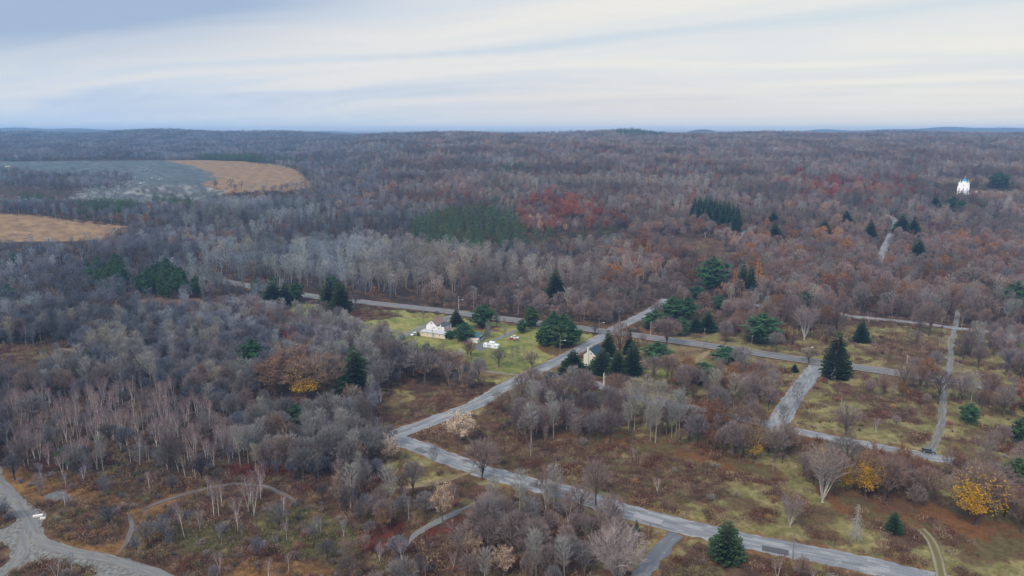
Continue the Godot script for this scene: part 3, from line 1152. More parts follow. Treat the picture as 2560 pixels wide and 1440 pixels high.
func single_tree(kind: String, q: Array) -> void:
	var look := look_of(kind, q[5])
	var at: Vector3 = q[1]
	var where: String = q[7] if q[7] else region(at)
	var what: String = {"bare_tree": "bare round tree", "poplar_tree": "slim bare poplar", "birch_tree": "bare birch", "oak_tree": "withered leafy tree", "pine_tree": "pine", "shrub": "low shrub"}[kind]
	var size: String = "tall " if q[2] > 10.6 else "small " if q[2] < 8.2 else ""
	if kind == "shrub":
		size = "wide " if q[3] > 4.6 else "tiny " if q[3] < 2.6 else ""
	if kind == "birch_tree":
		size += ["single ", "twin ", "triple "][q[6] % 6 % 3]
	var label := "%s%s %s %s" % [size, look[0], what, where]
	if spans.has(where):
		var s: Rect2 = spans[where]
		var u := (at.x - s.position.x) / s.size.x
		var v := (at.z - s.position.y) / s.size.y
		var part: String = ["back", "middle", "front"][clampi(int(v * 3.0), 0, 2)] + [" left", "", " right"][clampi(int(u * 3.0), 0, 2)]
		if (label + part).split(" ").size() < 16:
			label = "%s%s %s, %s, %s" % [size, look[0], what, part, where]
	var best := []
	for m in marks:
		var v := Vector2(at.x - m[0], at.z - m[1])
		if v.length() < 38.0:
			best.append([v.length(), v, m[2]])
	best.sort_custom(func(a, b): return a[0] < b[0])
	for m in best.slice(0, 9):
		var v: Vector2 = m[1]
		var way := "left of" if v.x < -absf(v.y) else "right of" if v.x > absf(v.y) else "behind" if v.y < 0.0 else "in front of"
		var close := "just " if v.length() < 9.0 else "" if v.length() < 17.0 else "well "
		var said := "%s%s %s %s%s the %s" % [size, look[0], what, close, way, m[2]]
		if not used.has(said) and said.split(" ").size() <= 16:
			label = said
			break
	used[label] = true
	var many: String = what + ("es" if what.ends_with("ch") else "s")
	plant(kind, KIND_FAMILY[kind], q[6], at, q[2], q[3], q[4], look[1], label, "shrub" if kind == "shrub" else "tree", "%s %s" % [many, where])


func far_tree(kind: String, mix: String, at: Vector3, h: float, w: float, turn: float, look: int, which: int, r: RandomNumberGenerator) -> void:
	var d := -at.z
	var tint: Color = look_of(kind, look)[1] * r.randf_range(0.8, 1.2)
	# stands differ from one another; towards the left, haze blue is tinted in
	var stand := broad_noise.get_noise_2d(at.x * 1.6, at.z * 1.1 + 300.0)
	var other := broad_noise.get_noise_2d(at.x * 0.7 - 800.0, at.z * 0.7)
	if kind != "pine_tree":
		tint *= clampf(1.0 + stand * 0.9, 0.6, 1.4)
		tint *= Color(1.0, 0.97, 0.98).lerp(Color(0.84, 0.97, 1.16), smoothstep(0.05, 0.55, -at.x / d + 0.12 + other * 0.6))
	var family: String = KIND_FAMILY[kind]
	match kind:
		"bare_tree":
			family = "broad" if d < 430.0 else "broad_mid" if d < 900.0 else "broad_far"
			if d < 900.0 and which % 5 < 2:
				family = "wispy" if d < 430.0 else "wispy_mid"
				w *= 0.7
		"poplar_tree":
			family = "slim" if d < 430.0 else "slim_mid" if d < 900.0 else "slim_far"
		"birch_tree":
			family = "birch" if d < 430.0 else "birch_mid"
		"oak_tree":
			family = "leafy" if d < 430.0 else "leafy_far"
		"pine_tree":
			family = "pine" if d < 600.0 else "spruce_far" if which % 3 else "pine_far"
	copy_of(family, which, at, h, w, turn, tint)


func lay_copies() -> void:
	var woods := {}
	var heads := {
		"wispy": ["thin_woodland", "thin many stemmed bare trees filling the bare woodland"], "broad": ["bare_woodland", "bare brown and grey woodland covering the valley and the hills"], "slim": ["poplar_woodland", "pale slim poplars mixed through the bare woodland"], "birch": ["birch_woodland", "white stemmed birches mixed through the bare woodland"],
		"leafy": ["oak_woodland", "oaks with withered russet leaves dotted over the wooded hill"], "pine": ["pine_woodland", "dark green pines standing in groves on the hillside"], "spruce": ["evergreen_woodland", "dark pointed evergreens standing in groves on the wooded hills"], "bush": ["undergrowth", "low bare shrubs growing between the trees"],
	}
	var m := vertex_paint(0.9)
	for key in copies:
		var head: String = key[0].split("_")[0]
		if not woods.has(head):
			var o := Node3D.new()
			o.name = heads[head][0]
			tag(o, heads[head][1], "", "", "stuff")
			add_child(o)
			woods[head] = o
		var mm := MultiMesh.new()
		mm.transform_format = MultiMesh.TRANSFORM_3D
		mm.use_colors = true
		mm.mesh = families[key[0]][2][key[1]][2]
		mm.instance_count = copies[key][0].size()
		for i in mm.instance_count:
			mm.set_instance_transform(i, copies[key][0][i])
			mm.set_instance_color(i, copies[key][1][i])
		var mi := MultiMeshInstance3D.new()
		mi.name = "trees" if head != "bush" else "shrubs"
		mi.multimesh = mm
		mi.material_override = m
		mi.set_meta("kind", "stuff")
		woods[head].add_child(mi, true)


# ---------------------------------------------------------------- dead stalks, leaf brush and rough grass between the trees
func scatter_brush() -> void:
	var r := RandomNumberGenerator.new()
	r.seed = 99
	var stalks := [[], [], []]
	var tones := [[], [], []]
	var shapes := [tuft_shape(1, 90, 1.25, 1.0, 0.10, 0.45), tuft_shape(2, 80, 0.9, 1.2, 0.12, 0.65), tuft_shape(3, 70, 0.55, 0.9, 0.075, 0.0)]
	var d := 158.0
	while d < 470.0:
		var step := 1.75 if d < 250.0 else 2.2 if d < 340.0 else 3.2
		var half := d * 0.76 + 6.0
		var x := -half
		while x < half:
			var p := Vector2(x + r.randf_range(-0.5, 0.5) * step, -(d + r.randf_range(-0.5, 0.5) * step))
			x += step
			var i := zone_of(ground_zones, p)
			var kind: String = "forest" if i < 0 else ground_zones[i][0]
			var a := patch_noise.get_noise_2d(p.x * 1.2 + 33.0, p.y * 1.2)
			var want := 0.0
			match kind:
				"forest":
					want = 0.55
				"brush":
					want = 0.9
				"meadow":
					want = 0.8 if a > 0.02 else 0.35
				"litter":
					want = 0.75 if a > 0.05 else 0.3
				"amber", "red", "olive":
					want = 0.85
				"straw":
					want = 0.5
				"lawn":
					want = 0.0
			if r.randf() > want or not is_clear(p):
				continue
			var which := 0 if r.randf() < 0.5 else 1
			var c := Color(0.22, 0.145, 0.105).lerp(Color(0.13, 0.075, 0.058), r.randf())
			if kind == "meadow" and a <= 0.05:
				which = 2
				c = Color(0.27, 0.24, 0.10).lerp(Color(0.20, 0.20, 0.075), r.randf())
			elif kind == "litter" and a <= 0.05:
				which = 2
				c = Color(0.24, 0.12, 0.05).lerp(Color(0.19, 0.15, 0.065), r.randf())
			elif kind == "amber":
				which = 2 if r.randf() < 0.6 else 0
				c = Color(0.42, 0.23, 0.085).lerp(Color(0.26, 0.145, 0.075), r.randf())
			elif kind == "red":
				c = Color(0.22, 0.05, 0.035).lerp(Color(0.13, 0.05, 0.04), r.randf())
			elif kind == "olive":
				c = Color(0.22, 0.20, 0.09).lerp(Color(0.15, 0.13, 0.07), r.randf())
			elif kind == "straw":
				which = 2
				c = Color(0.33, 0.25, 0.12)
			elif r.randf() < 0.22:
				c = Color(0.34, 0.235, 0.16)
			elif a < -0.2 and r.randf() < 0.5:
				c = Color(0.20, 0.18, 0.08)
			elif a > 0.25:
				c = Color(0.16, 0.07, 0.05)
			var s := r.randf_range(0.7, 1.25) * (1.0 + 0.9 * maxf(0.0, a)) * (1.0 if d < 340.0 else 1.35)
			stalks[which].append(Transform3D(Basis(Vector3.UP, r.randf() * TAU).scaled(Vector3(s, s * r.randf_range(0.8, 1.3), s)), on_ground(p.x, p.y)))
			tones[which].append(c * 0.85)
		d += step
	var m := vertex_paint(0.95)
	var title := [["dead_stalks", "brown dead stalks standing over the open ground"], ["leaf_brush", "low reddish brown leafy brush between the trees"], ["rough_grass", "rough yellow green grass tufts on the meadows"]]
	for w in 3:
		var mm := MultiMesh.new()
		mm.transform_format = MultiMesh.TRANSFORM_3D
		mm.use_colors = true
		mm.mesh = shapes[w].mesh()
		mm.instance_count = stalks[w].size()
		for i in mm.instance_count:
			mm.set_instance_transform(i, stalks[w][i])
			mm.set_instance_color(i, tones[w][i])
		var mi := MultiMeshInstance3D.new()
		mi.name = title[w][0]
		mi.multimesh = mm
		mi.material_override = m
		tag(mi, title[w][1], "", "", "stuff")
		add_child(mi)


# ---------------------------------------------------------------- buildings, vehicles, poles
# a roof or gable: the outline (x, y) pushed along z from z0 to z1
func pushed(outline: Array, z0: float, z1: float) -> ArrayMesh:
	var s := Shape.new()
	var flat := PackedVector2Array(outline)
	var ids := Geometry2D.triangulate_polygon(flat)
	for z in [z0, z1]:
		for i in range(0, ids.size(), 3):
			s.tri(Vector3(flat[ids[i]].x, flat[ids[i]].y, z), Vector3(flat[ids[i + 1]].x, flat[ids[i + 1]].y, z), Vector3(flat[ids[i + 2]].x, flat[ids[i + 2]].y, z), Color.WHITE)
	for i in flat.size():
		var p := flat[i]
		var q := flat[(i + 1) % flat.size()]
		s.quad(Vector3(p.x, p.y, z0), Vector3(q.x, q.y, z0), Vector3(q.x, q.y, z1), Vector3(p.x, p.y, z1), Color.WHITE)
	return s.mesh()


func lathe(profile: Array, sides: int) -> ArrayMesh:
	var s := Shape.new()
	for i in range(1, profile.size()):
		for k in sides:
			var a := TAU * k / sides
			var b := TAU * (k + 1) / sides
			var p: Vector2 = profile[i - 1]
			var q: Vector2 = profile[i]
			s.quad(Vector3(cos(a) * p.x, p.y, sin(a) * p.x), Vector3(cos(b) * p.x, p.y, sin(b) * p.x), Vector3(cos(b) * q.x, q.y, sin(b) * q.x), Vector3(cos(a) * q.x, q.y, sin(a) * q.x), Color.WHITE)
	return s.mesh()


# a window: pane in a frame with a sill, on a wall that faces +z (or turned by face)
func window(parent: Node3D, at: Vector3, w: float, h: float, frame: Material, glass: Material, face := 0.0) -> void:
	var s := MeshInstance3D.new()
	s.name = "window"
	s.mesh = box(w + 0.24, h + 0.24, 0.08)
	s.material_override = frame
	s.position = at
	s.rotation.y = face
	parent.add_child(s, true)
	put(s, "pane", box(w, h, 0.03), glass, Vector3(0, 0, 0.045))
	put(s, "bar", box(w, 0.06, 0.03), frame, Vector3(0, 0, 0.065))
	put(s, "sill", box(w + 0.4, 0.08, 0.16), frame, Vector3(0, -h * 0.5 - 0.16, 0.08))


func build_things() -> void:
	var white := weathered(0.80, 0.80, 0.80, 0.4)
	var cream := weathered(0.70, 0.62, 0.50, 0.4)
	var trim := paint(0.78, 0.78, 0.77)
	var glass := paint(0.05, 0.06, 0.075, 0.15)
	var grey_roof := weathered(0.46, 0.47, 0.50, 0.3)
	var dark_roof := weathered(0.065, 0.07, 0.085, 0.3)
	var brown_roof := weathered(0.22, 0.155, 0.14, 0.3)
	build_white_house(white, cream, trim, glass, grey_roof, dark_roof, brown_roof)
	build_garage(white, trim, glass)
	build_trailer(glass)
	build_yellow_house(trim, glass)
	build_church(glass)
	for c in cars:
		car(c)
	for p in poles:
		pole(p)
	for w in wires:
		wire_span(w)
	for s in slabs:
		var o := thing("concrete_slab", s[0], "slab", on_ground(s[1], s[2]), s[3])
		put(o, "block", box(s[4], 0.5, s[5]), weathered(0.72, 0.70, 0.66), Vector3(0, 0.25, 0))
		put(o, "lifting_loop", rod(0.04, 0.04, 0.3), paint(0.2, 0.15, 0.12), Vector3(0, 0.6, 0))
		taken.append(Vector3(s[1], s[2], 3.0))
	build_mast()
	build_digger()
	build_snag()
	build_rocks()


func build_white_house(white: Material, cream: Material, trim: Material, glass: Material, grey_roof: Material, dark_roof: Material, brown_roof: Material) -> void:
	var o := thing("white_house", "white two storey gabled house with a long low cream front wing", "house", Vector3(-45.1, 0.00, -385.5), deg_to_rad(-24))
	taken.append(Vector3(o.position.x + 2, o.position.z - 6, 15.0))
	put(o, "front_wing", box(16, 2.6, 5), cream, Vector3(0, 1.3, -2.5))
	put(o, "front_wing_roof", pushed([Vector2(-8.35, 2.6), Vector2(8.35, 2.6), Vector2(8.35, 2.85), Vector2(-8.35, 2.85)], -5.0, 0.35), grey_roof)
	put(o, "wall", pushed([Vector2(-7.2, 0), Vector2(-0.2, 0), Vector2(-0.2, 5.4), Vector2(-3.7, 8.3), Vector2(-7.2, 5.4)], -14.5, -5.02), white)
	var roof := put(o, "roof", pushed([Vector2(-7.65, 5.15), Vector2(-3.7, 8.42), Vector2(0.25, 5.15), Vector2(0.25, 5.42), Vector2(-3.7, 8.7), Vector2(-7.65, 5.42)], -14.8, -4.75), brown_roof)
	put(roof, "chimney", box(0.7, 1.6, 0.7), paint(0.30, 0.14, 0.10), Vector3(-3.7, 9.0, -11.0))
	put(o, "side_wing", box(4.6, 5.3, 8.6), white, Vector3(2.1, 2.65, -9.6))
	put(o, "side_wing_roof", pushed([Vector2(-0.15, 5.75), Vector2(4.75, 5.3), Vector2(4.75, 5.48), Vector2(-0.15, 5.98)], -14.1, -5.1), dark_roof)
	put(o, "flue", box(0.55, 6.4, 0.45), white, Vector3(2.3, 3.2, -5.05))
	put(o, "porch", box(3.0, 2.3, 5.5), white, Vector3(6.0, 1.15, -9.2))
	put(o, "porch_roof", pushed([Vector2(4.42, 3.1), Vector2(7.8, 2.3), Vector2(7.8, 2.5), Vector2(4.42, 3.35)], -12.2, -6.2), brown_roof)
	window(o, Vector3(-3.7, 6.7, -4.98), 0.7, 1.1, trim, glass)
	window(o, Vector3(-1.9, 4.2, -4.98), 0.7, 0.9, trim, glass)
	window(o, Vector3(1.1, 4.0, -5.26), 0.7, 1.0, trim, glass)
	for z in [-7.2, -11.3]:
		window(o, Vector3(4.44, 4.1, z), 1.1, 1.1, trim, glass, PI / 2)
	for x in [-6.5, -3.2, 0.5, 4.4]:
		window(o, Vector3(x, 1.6, 0.03), 0.8, 0.9, trim, glass)
	window(o, Vector3(8.03, 1.6, -2.5), 0.9, 0.9, trim, glass, PI / 2)
	var door := put(o, "door", box(0.08, 2.0, 0.95), paint(0.30, 0.30, 0.32), Vector3(-8.03, 1.0, -2.5))
	put(door, "handle", box(0.06, 0.06, 0.14), trim, Vector3(-0.06, 0, 0.33))
	var lean := put(o, "entry_canopy", box(2.2, 0.14, 2.0), grey_roof, Vector3(-8.3, 2.5, -9.0))
	put(lean, "post", box(0.1, 2.4, 0.1), trim, Vector3(-1.0, -1.25, 0.8))
	put(lean, "post", box(0.1, 2.4, 0.1), trim, Vector3(-1.0, -1.25, -0.8))


func build_garage(white: Material, trim: Material, glass: Material) -> void:
	var o := thing("garage", "small white garage with teal roof, pale lean-to and dark awnings", "garage", Vector3(-19.1, 0.00, -374.3), deg_to_rad(-24))
	taken.append(Vector3(o.position.x - 2, o.position.z - 3, 7.0))
	# gable end faces +x, so the outline is pushed along x: build along z and turn
	var turn := Vector3(0, -PI / 2, 0)
	put(o, "wall", pushed([Vector2(-7.0, 0), Vector2(-1.9, 0), Vector2(-1.9, 2.7), Vector2(-4.45, 4.7), Vector2(-7.0, 2.7)], 0.0, 6.4), white, Vector3.ZERO, Vector3(0, PI / 2, 0) if false else turn_gable())
	put(o, "roof", pushed([Vector2(-7.4, 2.4), Vector2(-4.45, 4.75), Vector2(-1.5, 2.4), Vector2(-1.5, 2.62), Vector2(-4.45, 4.98), Vector2(-7.4, 2.62)], -0.35, 6.7), weathered(0.06, 0.13, 0.14, 0.3), Vector3.ZERO, turn_gable())
	put(o, "lean_to", box(6.2, 1.9, 1.88), white, Vector3(-3.2, 0.95, -0.95))
	put(o, "lean_to_roof", pushed([Vector2(-1.88, 2.35), Vector2(0.3, 1.75), Vector2(0.3, 1.95), Vector2(-1.88, 2.58)], -0.2, 6.6), weathered(0.62, 0.52, 0.48, 0.3), Vector3.ZERO, turn_gable())
	for z in [-3.4, -5.4]:
		var d := put(o, "door", box(0.08, 2.0, 1.3), paint(0.25, 0.30, 0.40), Vector3(0.03, 1.0, z))
		put(d, "handle", box(0.06, 0.06, 0.14), trim, Vector3(0.06, 0, 0.45))
		put(o, "awning", pushed([Vector2(0, 2.55), Vector2(0.85, 2.1), Vector2(0.85, 2.2), Vector2(0, 2.68)], -0.85, 0.85), paint(0.04, 0.04, 0.07), Vector3(0.02, 0, z))
	window(o, Vector3(0.03, 3.6, -4.45), 0.5, 0.6, trim, glass, PI / 2)


func turn_gable() -> Vector3:
	# local z of the pushed shape becomes -x of the garage, local x becomes z
	return Vector3(0, -PI / 2, 0)


func build_trailer(glass: Material) -> void:
	var o := thing("camper_trailer", "long white camper with a raised roof box, parked beyond the garage", "camper", Vector3(-11.7, 0.00, -364.4), deg_to_rad(-24))
	taken.append(Vector3(o.position.x, o.position.z, 6.0))
	var body := paint(0.62, 0.65, 0.68, 0.5)
	put(o, "body", pushed([Vector2(-4.4, 0.45), Vector2(4.4, 0.45), Vector2(4.4, 2.1), Vector2(4.1, 2.45), Vector2(-4.1, 2.45), Vector2(-4.4, 2.2)], -2.5, 0.0), body)
	put(o, "roof_box", pushed([Vector2(-1.4, 2.46), Vector2(2.2, 2.46), Vector2(1.9, 3.5), Vector2(-1.4, 3.6)], -2.3, -0.2), body)
	put(o, "skirt", box(8.2, 0.42, 2.3), paint(0.3, 0.31, 0.33), Vector3(0, 0.22, -1.25))
	for x in [-3.6, 2.9]:
		window(o, Vector3(x, 1.6, 0.02), 0.6, 0.5, body, glass)
	window(o, Vector3(-0.6, 1.7, 0.02), 1.6, 0.5, body, glass)
	window(o, Vector3(1.2, 3.0, -0.2), 0.6, 0.4, body, glass)
	window(o, Vector3(4.42, 1.55, -1.25), 1.5, 0.8, body, paint(0.05, 0.16, 0.28, 0.2), PI / 2)
	put(o, "door", box(0.75, 1.7, 0.06), paint(0.65, 0.67, 0.7), Vector3(1.6, 1.35, 0.02))
	for x in [-0.9, 0.0]:
		var wh := put(o, "wheel", rod(0.36, 0.36, 0.24, 16), paint(0.03, 0.03, 0.03), Vector3(x, 0.36, -0.05), Vector3(PI / 2, 0, 0))
		put(wh, "rim", rod(0.2, 0.2, 0.03, 12), paint(0.5, 0.5, 0.5, 0.4), Vector3(0, 0.13, 0))


func build_yellow_house(trim: Material, glass: Material) -> void:
	var wall := weathered(0.66, 0.67, 0.56, 0.4)
	var o := thing("yellow_house", "pale yellow gabled house with a white chimney, half hidden by spruces", "house", Vector3(38.6, 0.00, -333.8), deg_to_rad(-30))
	taken.append(Vector3(o.position.x + 2, o.position.z - 4, 8.0))
	put(o, "wall", pushed([Vector2(-3.3, 0), Vector2(3.3, 0), Vector2(3.3, 6.4), Vector2(0, 9.1), Vector2(-3.3, 6.4)], -9.0, 0.0), wall)
	put(o, "roof", pushed([Vector2(-3.75, 6.1), Vector2(0, 9.15), Vector2(3.75, 6.1), Vector2(3.75, 6.36), Vector2(0, 9.45), Vector2(-3.75, 6.36)], -9.3, 0.3), weathered(0.03, 0.055, 0.10, 0.3))
	put(o, "chimney", box(0.75, 10.2, 0.5), weathered(0.66, 0.66, 0.62), Vector3(-0.9, 5.1, 0.27))
	window(o, Vector3(0.7, 7.1, 0.03), 0.7, 1.1, trim, glass)
	window(o, Vector3(1.6, 4.2, 0.03), 1.1, 1.1, trim, glass)
	window(o, Vector3(1.6, 1.5, 0.03), 1.1, 1.2, trim, glass)
	put(o, "side_wing", box(6.0, 4.2, 5.5), weathered(0.72, 0.75, 0.74), Vector3(6.33, 2.1, -4.0))
	put(o, "side_wing_roof", pushed([Vector2(3.32, 4.9), Vector2(9.6, 4.15), Vector2(9.6, 4.35), Vector2(3.32, 5.15)], -7.0, -1.0), weathered(0.04, 0.10, 0.16, 0.3))
	window(o, Vector3(7.6, 2.4, -1.22), 1.4, 1.3, trim, glass)
	window(o, Vector3(9.35, 2.4, -4.0), 1.4, 1.3, trim, glass, PI / 2)


func build_church(glass: Material) -> void:
	var white := paint(0.82, 0.83, 0.85)
	var blue := paint(0.02, 0.24, 0.52, 0.35)
	var copper := paint(0.28, 0.36, 0.36, 0.6)
	var gold := paint(0.75, 0.52, 0.16, 0.3)
	var o := thing("church", "white church with a blue onion dome on the far hillside", "church", Vector3(596.2, 34.40, -937.5), deg_to_rad(-37))
	o.scale = Vector3.ONE * 0.88
	taken.append(Vector3(o.position.x, o.position.z, 17.0))
	put(o, "nave", box(13.0, 10.0, 13.0), white, Vector3(0, 5.5, -10.45))
	put(o, "nave_roof", pushed([Vector2(-6.9, 10.5), Vector2(6.9, 10.5), Vector2(0, 13.6)], -17.2, -3.9), paint(0.30, 0.33, 0.38))
	put(o, "front_wall", pushed([Vector2(-7.6, -2.0), Vector2(7.6, -2.0), Vector2(7.6, 10.0), Vector2(6.9, 10.0), Vector2(6.9, 15.0), Vector2(3.4, 15.0), Vector2(3.4, 14.6), Vector2(-3.4, 14.6), Vector2(-3.4, 15.0), Vector2(-6.9, 15.0), Vector2(-6.9, 10.0), Vector2(-7.6, 10.0)], -4.0, 0.0), white)
	for s in [-5.15, 5.15]:
		var b := put(o, "belfry_cap", lathe([Vector2(2.1, 15.0), Vector2(1.7, 15.8), Vector2(0.8, 17.0), Vector2(0.75, 17.6), Vector2(0.9, 18.0), Vector2(0.5, 18.7), Vector2(0.08, 19.2), Vector2(0.05, 20.2)], 12), copper, Vector3(s, 0, -2.0))
		put(b, "cross", box(0.6, 0.12, 0.12), copper, Vector3(0, 19.8, 0))
	put(o, "drum", lathe([Vector2(2.9, 13.0), Vector2(2.9, 17.2), Vector2(3.1, 17.25), Vector2(3.1, 17.5), Vector2(0.1, 17.6)], 16), white, Vector3(0, 0, -3.2))
	var dome := put(o, "onion_dome", lathe([Vector2(2.6, 17.4), Vector2(2.95, 18.2), Vector2(2.7, 19.1), Vector2(1.9, 20.0), Vector2(0.9, 20.9), Vector2(0.35, 21.7), Vector2(0.12, 22.4)], 20), blue, Vector3(0, 0, -3.2))
	put(dome, "gold_ball", lathe([Vector2(0.02, 22.0), Vector2(0.4, 22.3), Vector2(0.4, 22.7), Vector2(0.02, 23.0)], 10), gold)
	put(dome, "cross", box(0.2, 2.4, 0.2), gold, Vector3(0, 24.0, 0))
	put(dome, "cross_arm", box(1.3, 0.2, 0.2), gold, Vector3(0, 24.2, 0))
	for x in [-5.1, 0.0, 5.1]:
		window(o, Vector3(x, 6.0, 0.03), 1.0, 1.9, white, glass)
	window(o, Vector3(0, 11.0, 0.03), 0.8, 1.2, white, glass)
	put(o, "door", box(1.9, 2.8, 0.12), paint(0.30, 0.22, 0.16), Vector3(0, 2.2, 0.05))
	for k in 4:
		put(o, "step", box(13.0 - k * 1.6, 0.7, 6.0 - k * 1.3), paint(0.62, 0.63, 0.64), Vector3(0, -1.65 + k * 0.7, 3.0 - k * 0.65))
	for s in [-1, 1]:
		put(o, "stair_rail", box(0.14, 0.9, 6.2), paint(0.2, 0.21, 0.24), Vector3(s * 5.4, 0.4, 2.8), Vector3(0.35, 0, 0))
	put(o, "terrace_wall", box(15.0, 2.6, 0.5), paint(0.66, 0.66, 0.65), Vector3(12.0, -1.2, -1.0))
	for z in [-6.5, -10.0, -13.5]:
		window(o, Vector3(6.53, 6.0, z), 1.0, 2.2, white, glass, PI / 2)
	var shed := thing("shrine", "small white shrine hut on the slope beside the church", "shrine", Vector3(620.2, 32.70, -946.1), deg_to_rad(-30))
	put(shed, "wall", pushed([Vector2(-1.8, -0.5), Vector2(1.8, -0.5), Vector2(1.8, 2.2), Vector2(0, 3.2), Vector2(-1.8, 2.2)], -3.0, 0.0), white)
	put(shed, "roof", pushed([Vector2(-2.1, 2.0), Vector2(0, 3.2), Vector2(2.1, 2.0), Vector2(2.1, 2.2), Vector2(0, 3.4), Vector2(-2.1, 2.2)], -3.3, 0.3), paint(0.55, 0.57, 0.6))
	put(shed, "door", box(1.0, 1.9, 0.08), paint(0.3, 0.3, 0.33), Vector3(0, 0.9, 0.05))


# [label, x, z, turn, length, roof height, colour, wagon]
func car(c: Array) -> void:
	var o := thing("parked_car" if not c[8] else "moving_car", c[0], "car", on_ground(c[1], c[2]) + Vector3(0, c[9], 0), c[3])
	taken.append(Vector3(c[1], c[2], 4.0))
	var l: float = c[4]
	var top: float = c[5]
	var k: Color = c[6]
	var m := paint(k.r, k.g, k.b, 0.3)
	m.clearcoat_enabled = true
	var dark := paint(0.03, 0.035, 0.04, 0.12)
	var half := l * 0.5
	put(o, "body", pushed([Vector2(-half, 0.35), Vector2(half, 0.35), Vector2(half, 0.72), Vector2(half * 0.93, 0.88), Vector2(half * 0.4, 0.98), Vector2(-half * 0.9, 1.0), Vector2(-half, 0.85)], -0.86, 0.86), m)
	var back: float = 0.93 if c[7] else 0.62
	put(o, "cabin_glass", pushed([Vector2(half * 0.42, 0.97), Vector2(half * 0.12, top - 0.04), Vector2(-half * (back - 0.22), top - 0.04), Vector2(-half * back, 0.99)], -0.74, 0.74), dark)
	put(o, "roof", pushed([Vector2(half * 0.16, top - 0.05), Vector2(half * 0.06, top + 0.03), Vector2(-half * (back - 0.26), top + 0.03), Vector2(-half * (back - 0.18), top - 0.05)], -0.72, 0.72), m)
	for x in [-0.62, 0.62]:
		for z in [-0.8, 0.8]:
			var w := put(o, "wheel", rod(0.33, 0.33, 0.22, 16), paint(0.025, 0.025, 0.025), Vector3(half * x, 0.33, z), Vector3(PI / 2, 0, 0))
			put(w, "rim", rod(0.2, 0.2, 0.04, 10), paint(0.45, 0.45, 0.46, 0.35), Vector3(0, 0.1 * signf(z), 0))
	for z in [-0.6, 0.6]:
		put(o, "headlight", box(0.06, 0.16, 0.34), paint(0.75, 0.75, 0.72, 0.15), Vector3(half + 0.01, 0.66, z))
		put(o, "tail_light", box(0.06, 0.18, 0.3), paint(0.35, 0.02, 0.02, 0.2), Vector3(-half - 0.01, 0.74, z))


# [label, x, z, height, lamp arm, cross arm, pale, turn]
func pole(p: Array) -> void:
	var o := thing("utility_pole", p[0], "utility pole", on_ground(p[1], p[2]), p[7])
	taken.append(Vector3(p[1], p[2], 1.2))
	var wood := weathered(0.22, 0.18, 0.15, 0.8) if not p[6] else weathered(0.50, 0.48, 0.44, 0.8)
	put(o, "pole", rod(0.17, 0.12, p[3], 8), wood, Vector3(0, p[3] * 0.5, 0))
	if p[5]:
		var arm := put(o, "cross_arm", box(2.4, 0.14, 0.12), wood, Vector3(0, p[3] - 0.5, 0.17))
		for x in [-1.05, -0.45, 0.45, 1.05]:
			put(arm, "insulator", rod(0.06, 0.04, 0.2, 6), paint(0.45, 0.46, 0.46, 0.3), Vector3(x, 0.17, 0))
	if p[4]:
		var arm := put(o, "lamp_arm", box(2.4, 0.08, 0.08), paint(0.5, 0.5, 0.5, 0.5), Vector3(1.2, p[3] * 0.72, 0.2), Vector3(0, 0, 0.12))
		put(arm, "lamp_head", box(0.75, 0.2, 0.34), paint(0.8, 0.8, 0.78, 0.4), Vector3(1.4, 0, 0))


# [label, x0, z0, height0, x1, z1, height1]
func wire_span(w: Array) -> void:
	var a := on_ground(w[1], w[2]) + Vector3(0, w[3] - 0.3, 0)
	var b := on_ground(w[4], w[5]) + Vector3(0, w[6] - 0.3, 0)
	var o := thing("power_line", w[0], "power line", a)
	var across := (b - a).cross(Vector3.UP).normalized()
	var m := paint(0.10, 0.10, 0.10, 0.5)
	for k in 3:
		var side: Vector3 = across * [-0.9, 0.9, 0.0][k] + Vector3(0, [0.0, 0.0, -1.6][k], 0)
		var s := Shape.new()
		var pts := []
		var rad := []
		for i in 13:
			var t := i / 12.0
			pts.append((b - a) * t + side - Vector3(0, 4.0 * t * (1.0 - t) * a.distance_to(b) * 0.018, 0))
			rad.append(0.03)
		s.tube(pts, rad, 3, Color.WHITE)
		put(o, "wire", s.mesh(), m)


func build_mast() -> void:
	var o := thing("radio_mast", "thin radio mast standing on the far left ridge", "mast", Vector3(-2463.7, 97.81, -6547.2))
	var m := paint(0.42, 0.42, 0.44)
	for k in 3:
		var a := TAU * k / 3
		put(o, "leg", rod(0.16, 0.16, 46.0, 5), m, Vector3(cos(a) * 0.8, 23.0, sin(a) * 0.8))
	for k in 15:
		put(o, "brace", box(1.7, 0.12, 1.7), m, Vector3(0, 2.0 + k * 3.0, 0))
	put(o, "antenna", rod(0.12, 0.05, 5.0, 5), paint(0.6, 0.2, 0.15), Vector3(0, 48.0, 0))


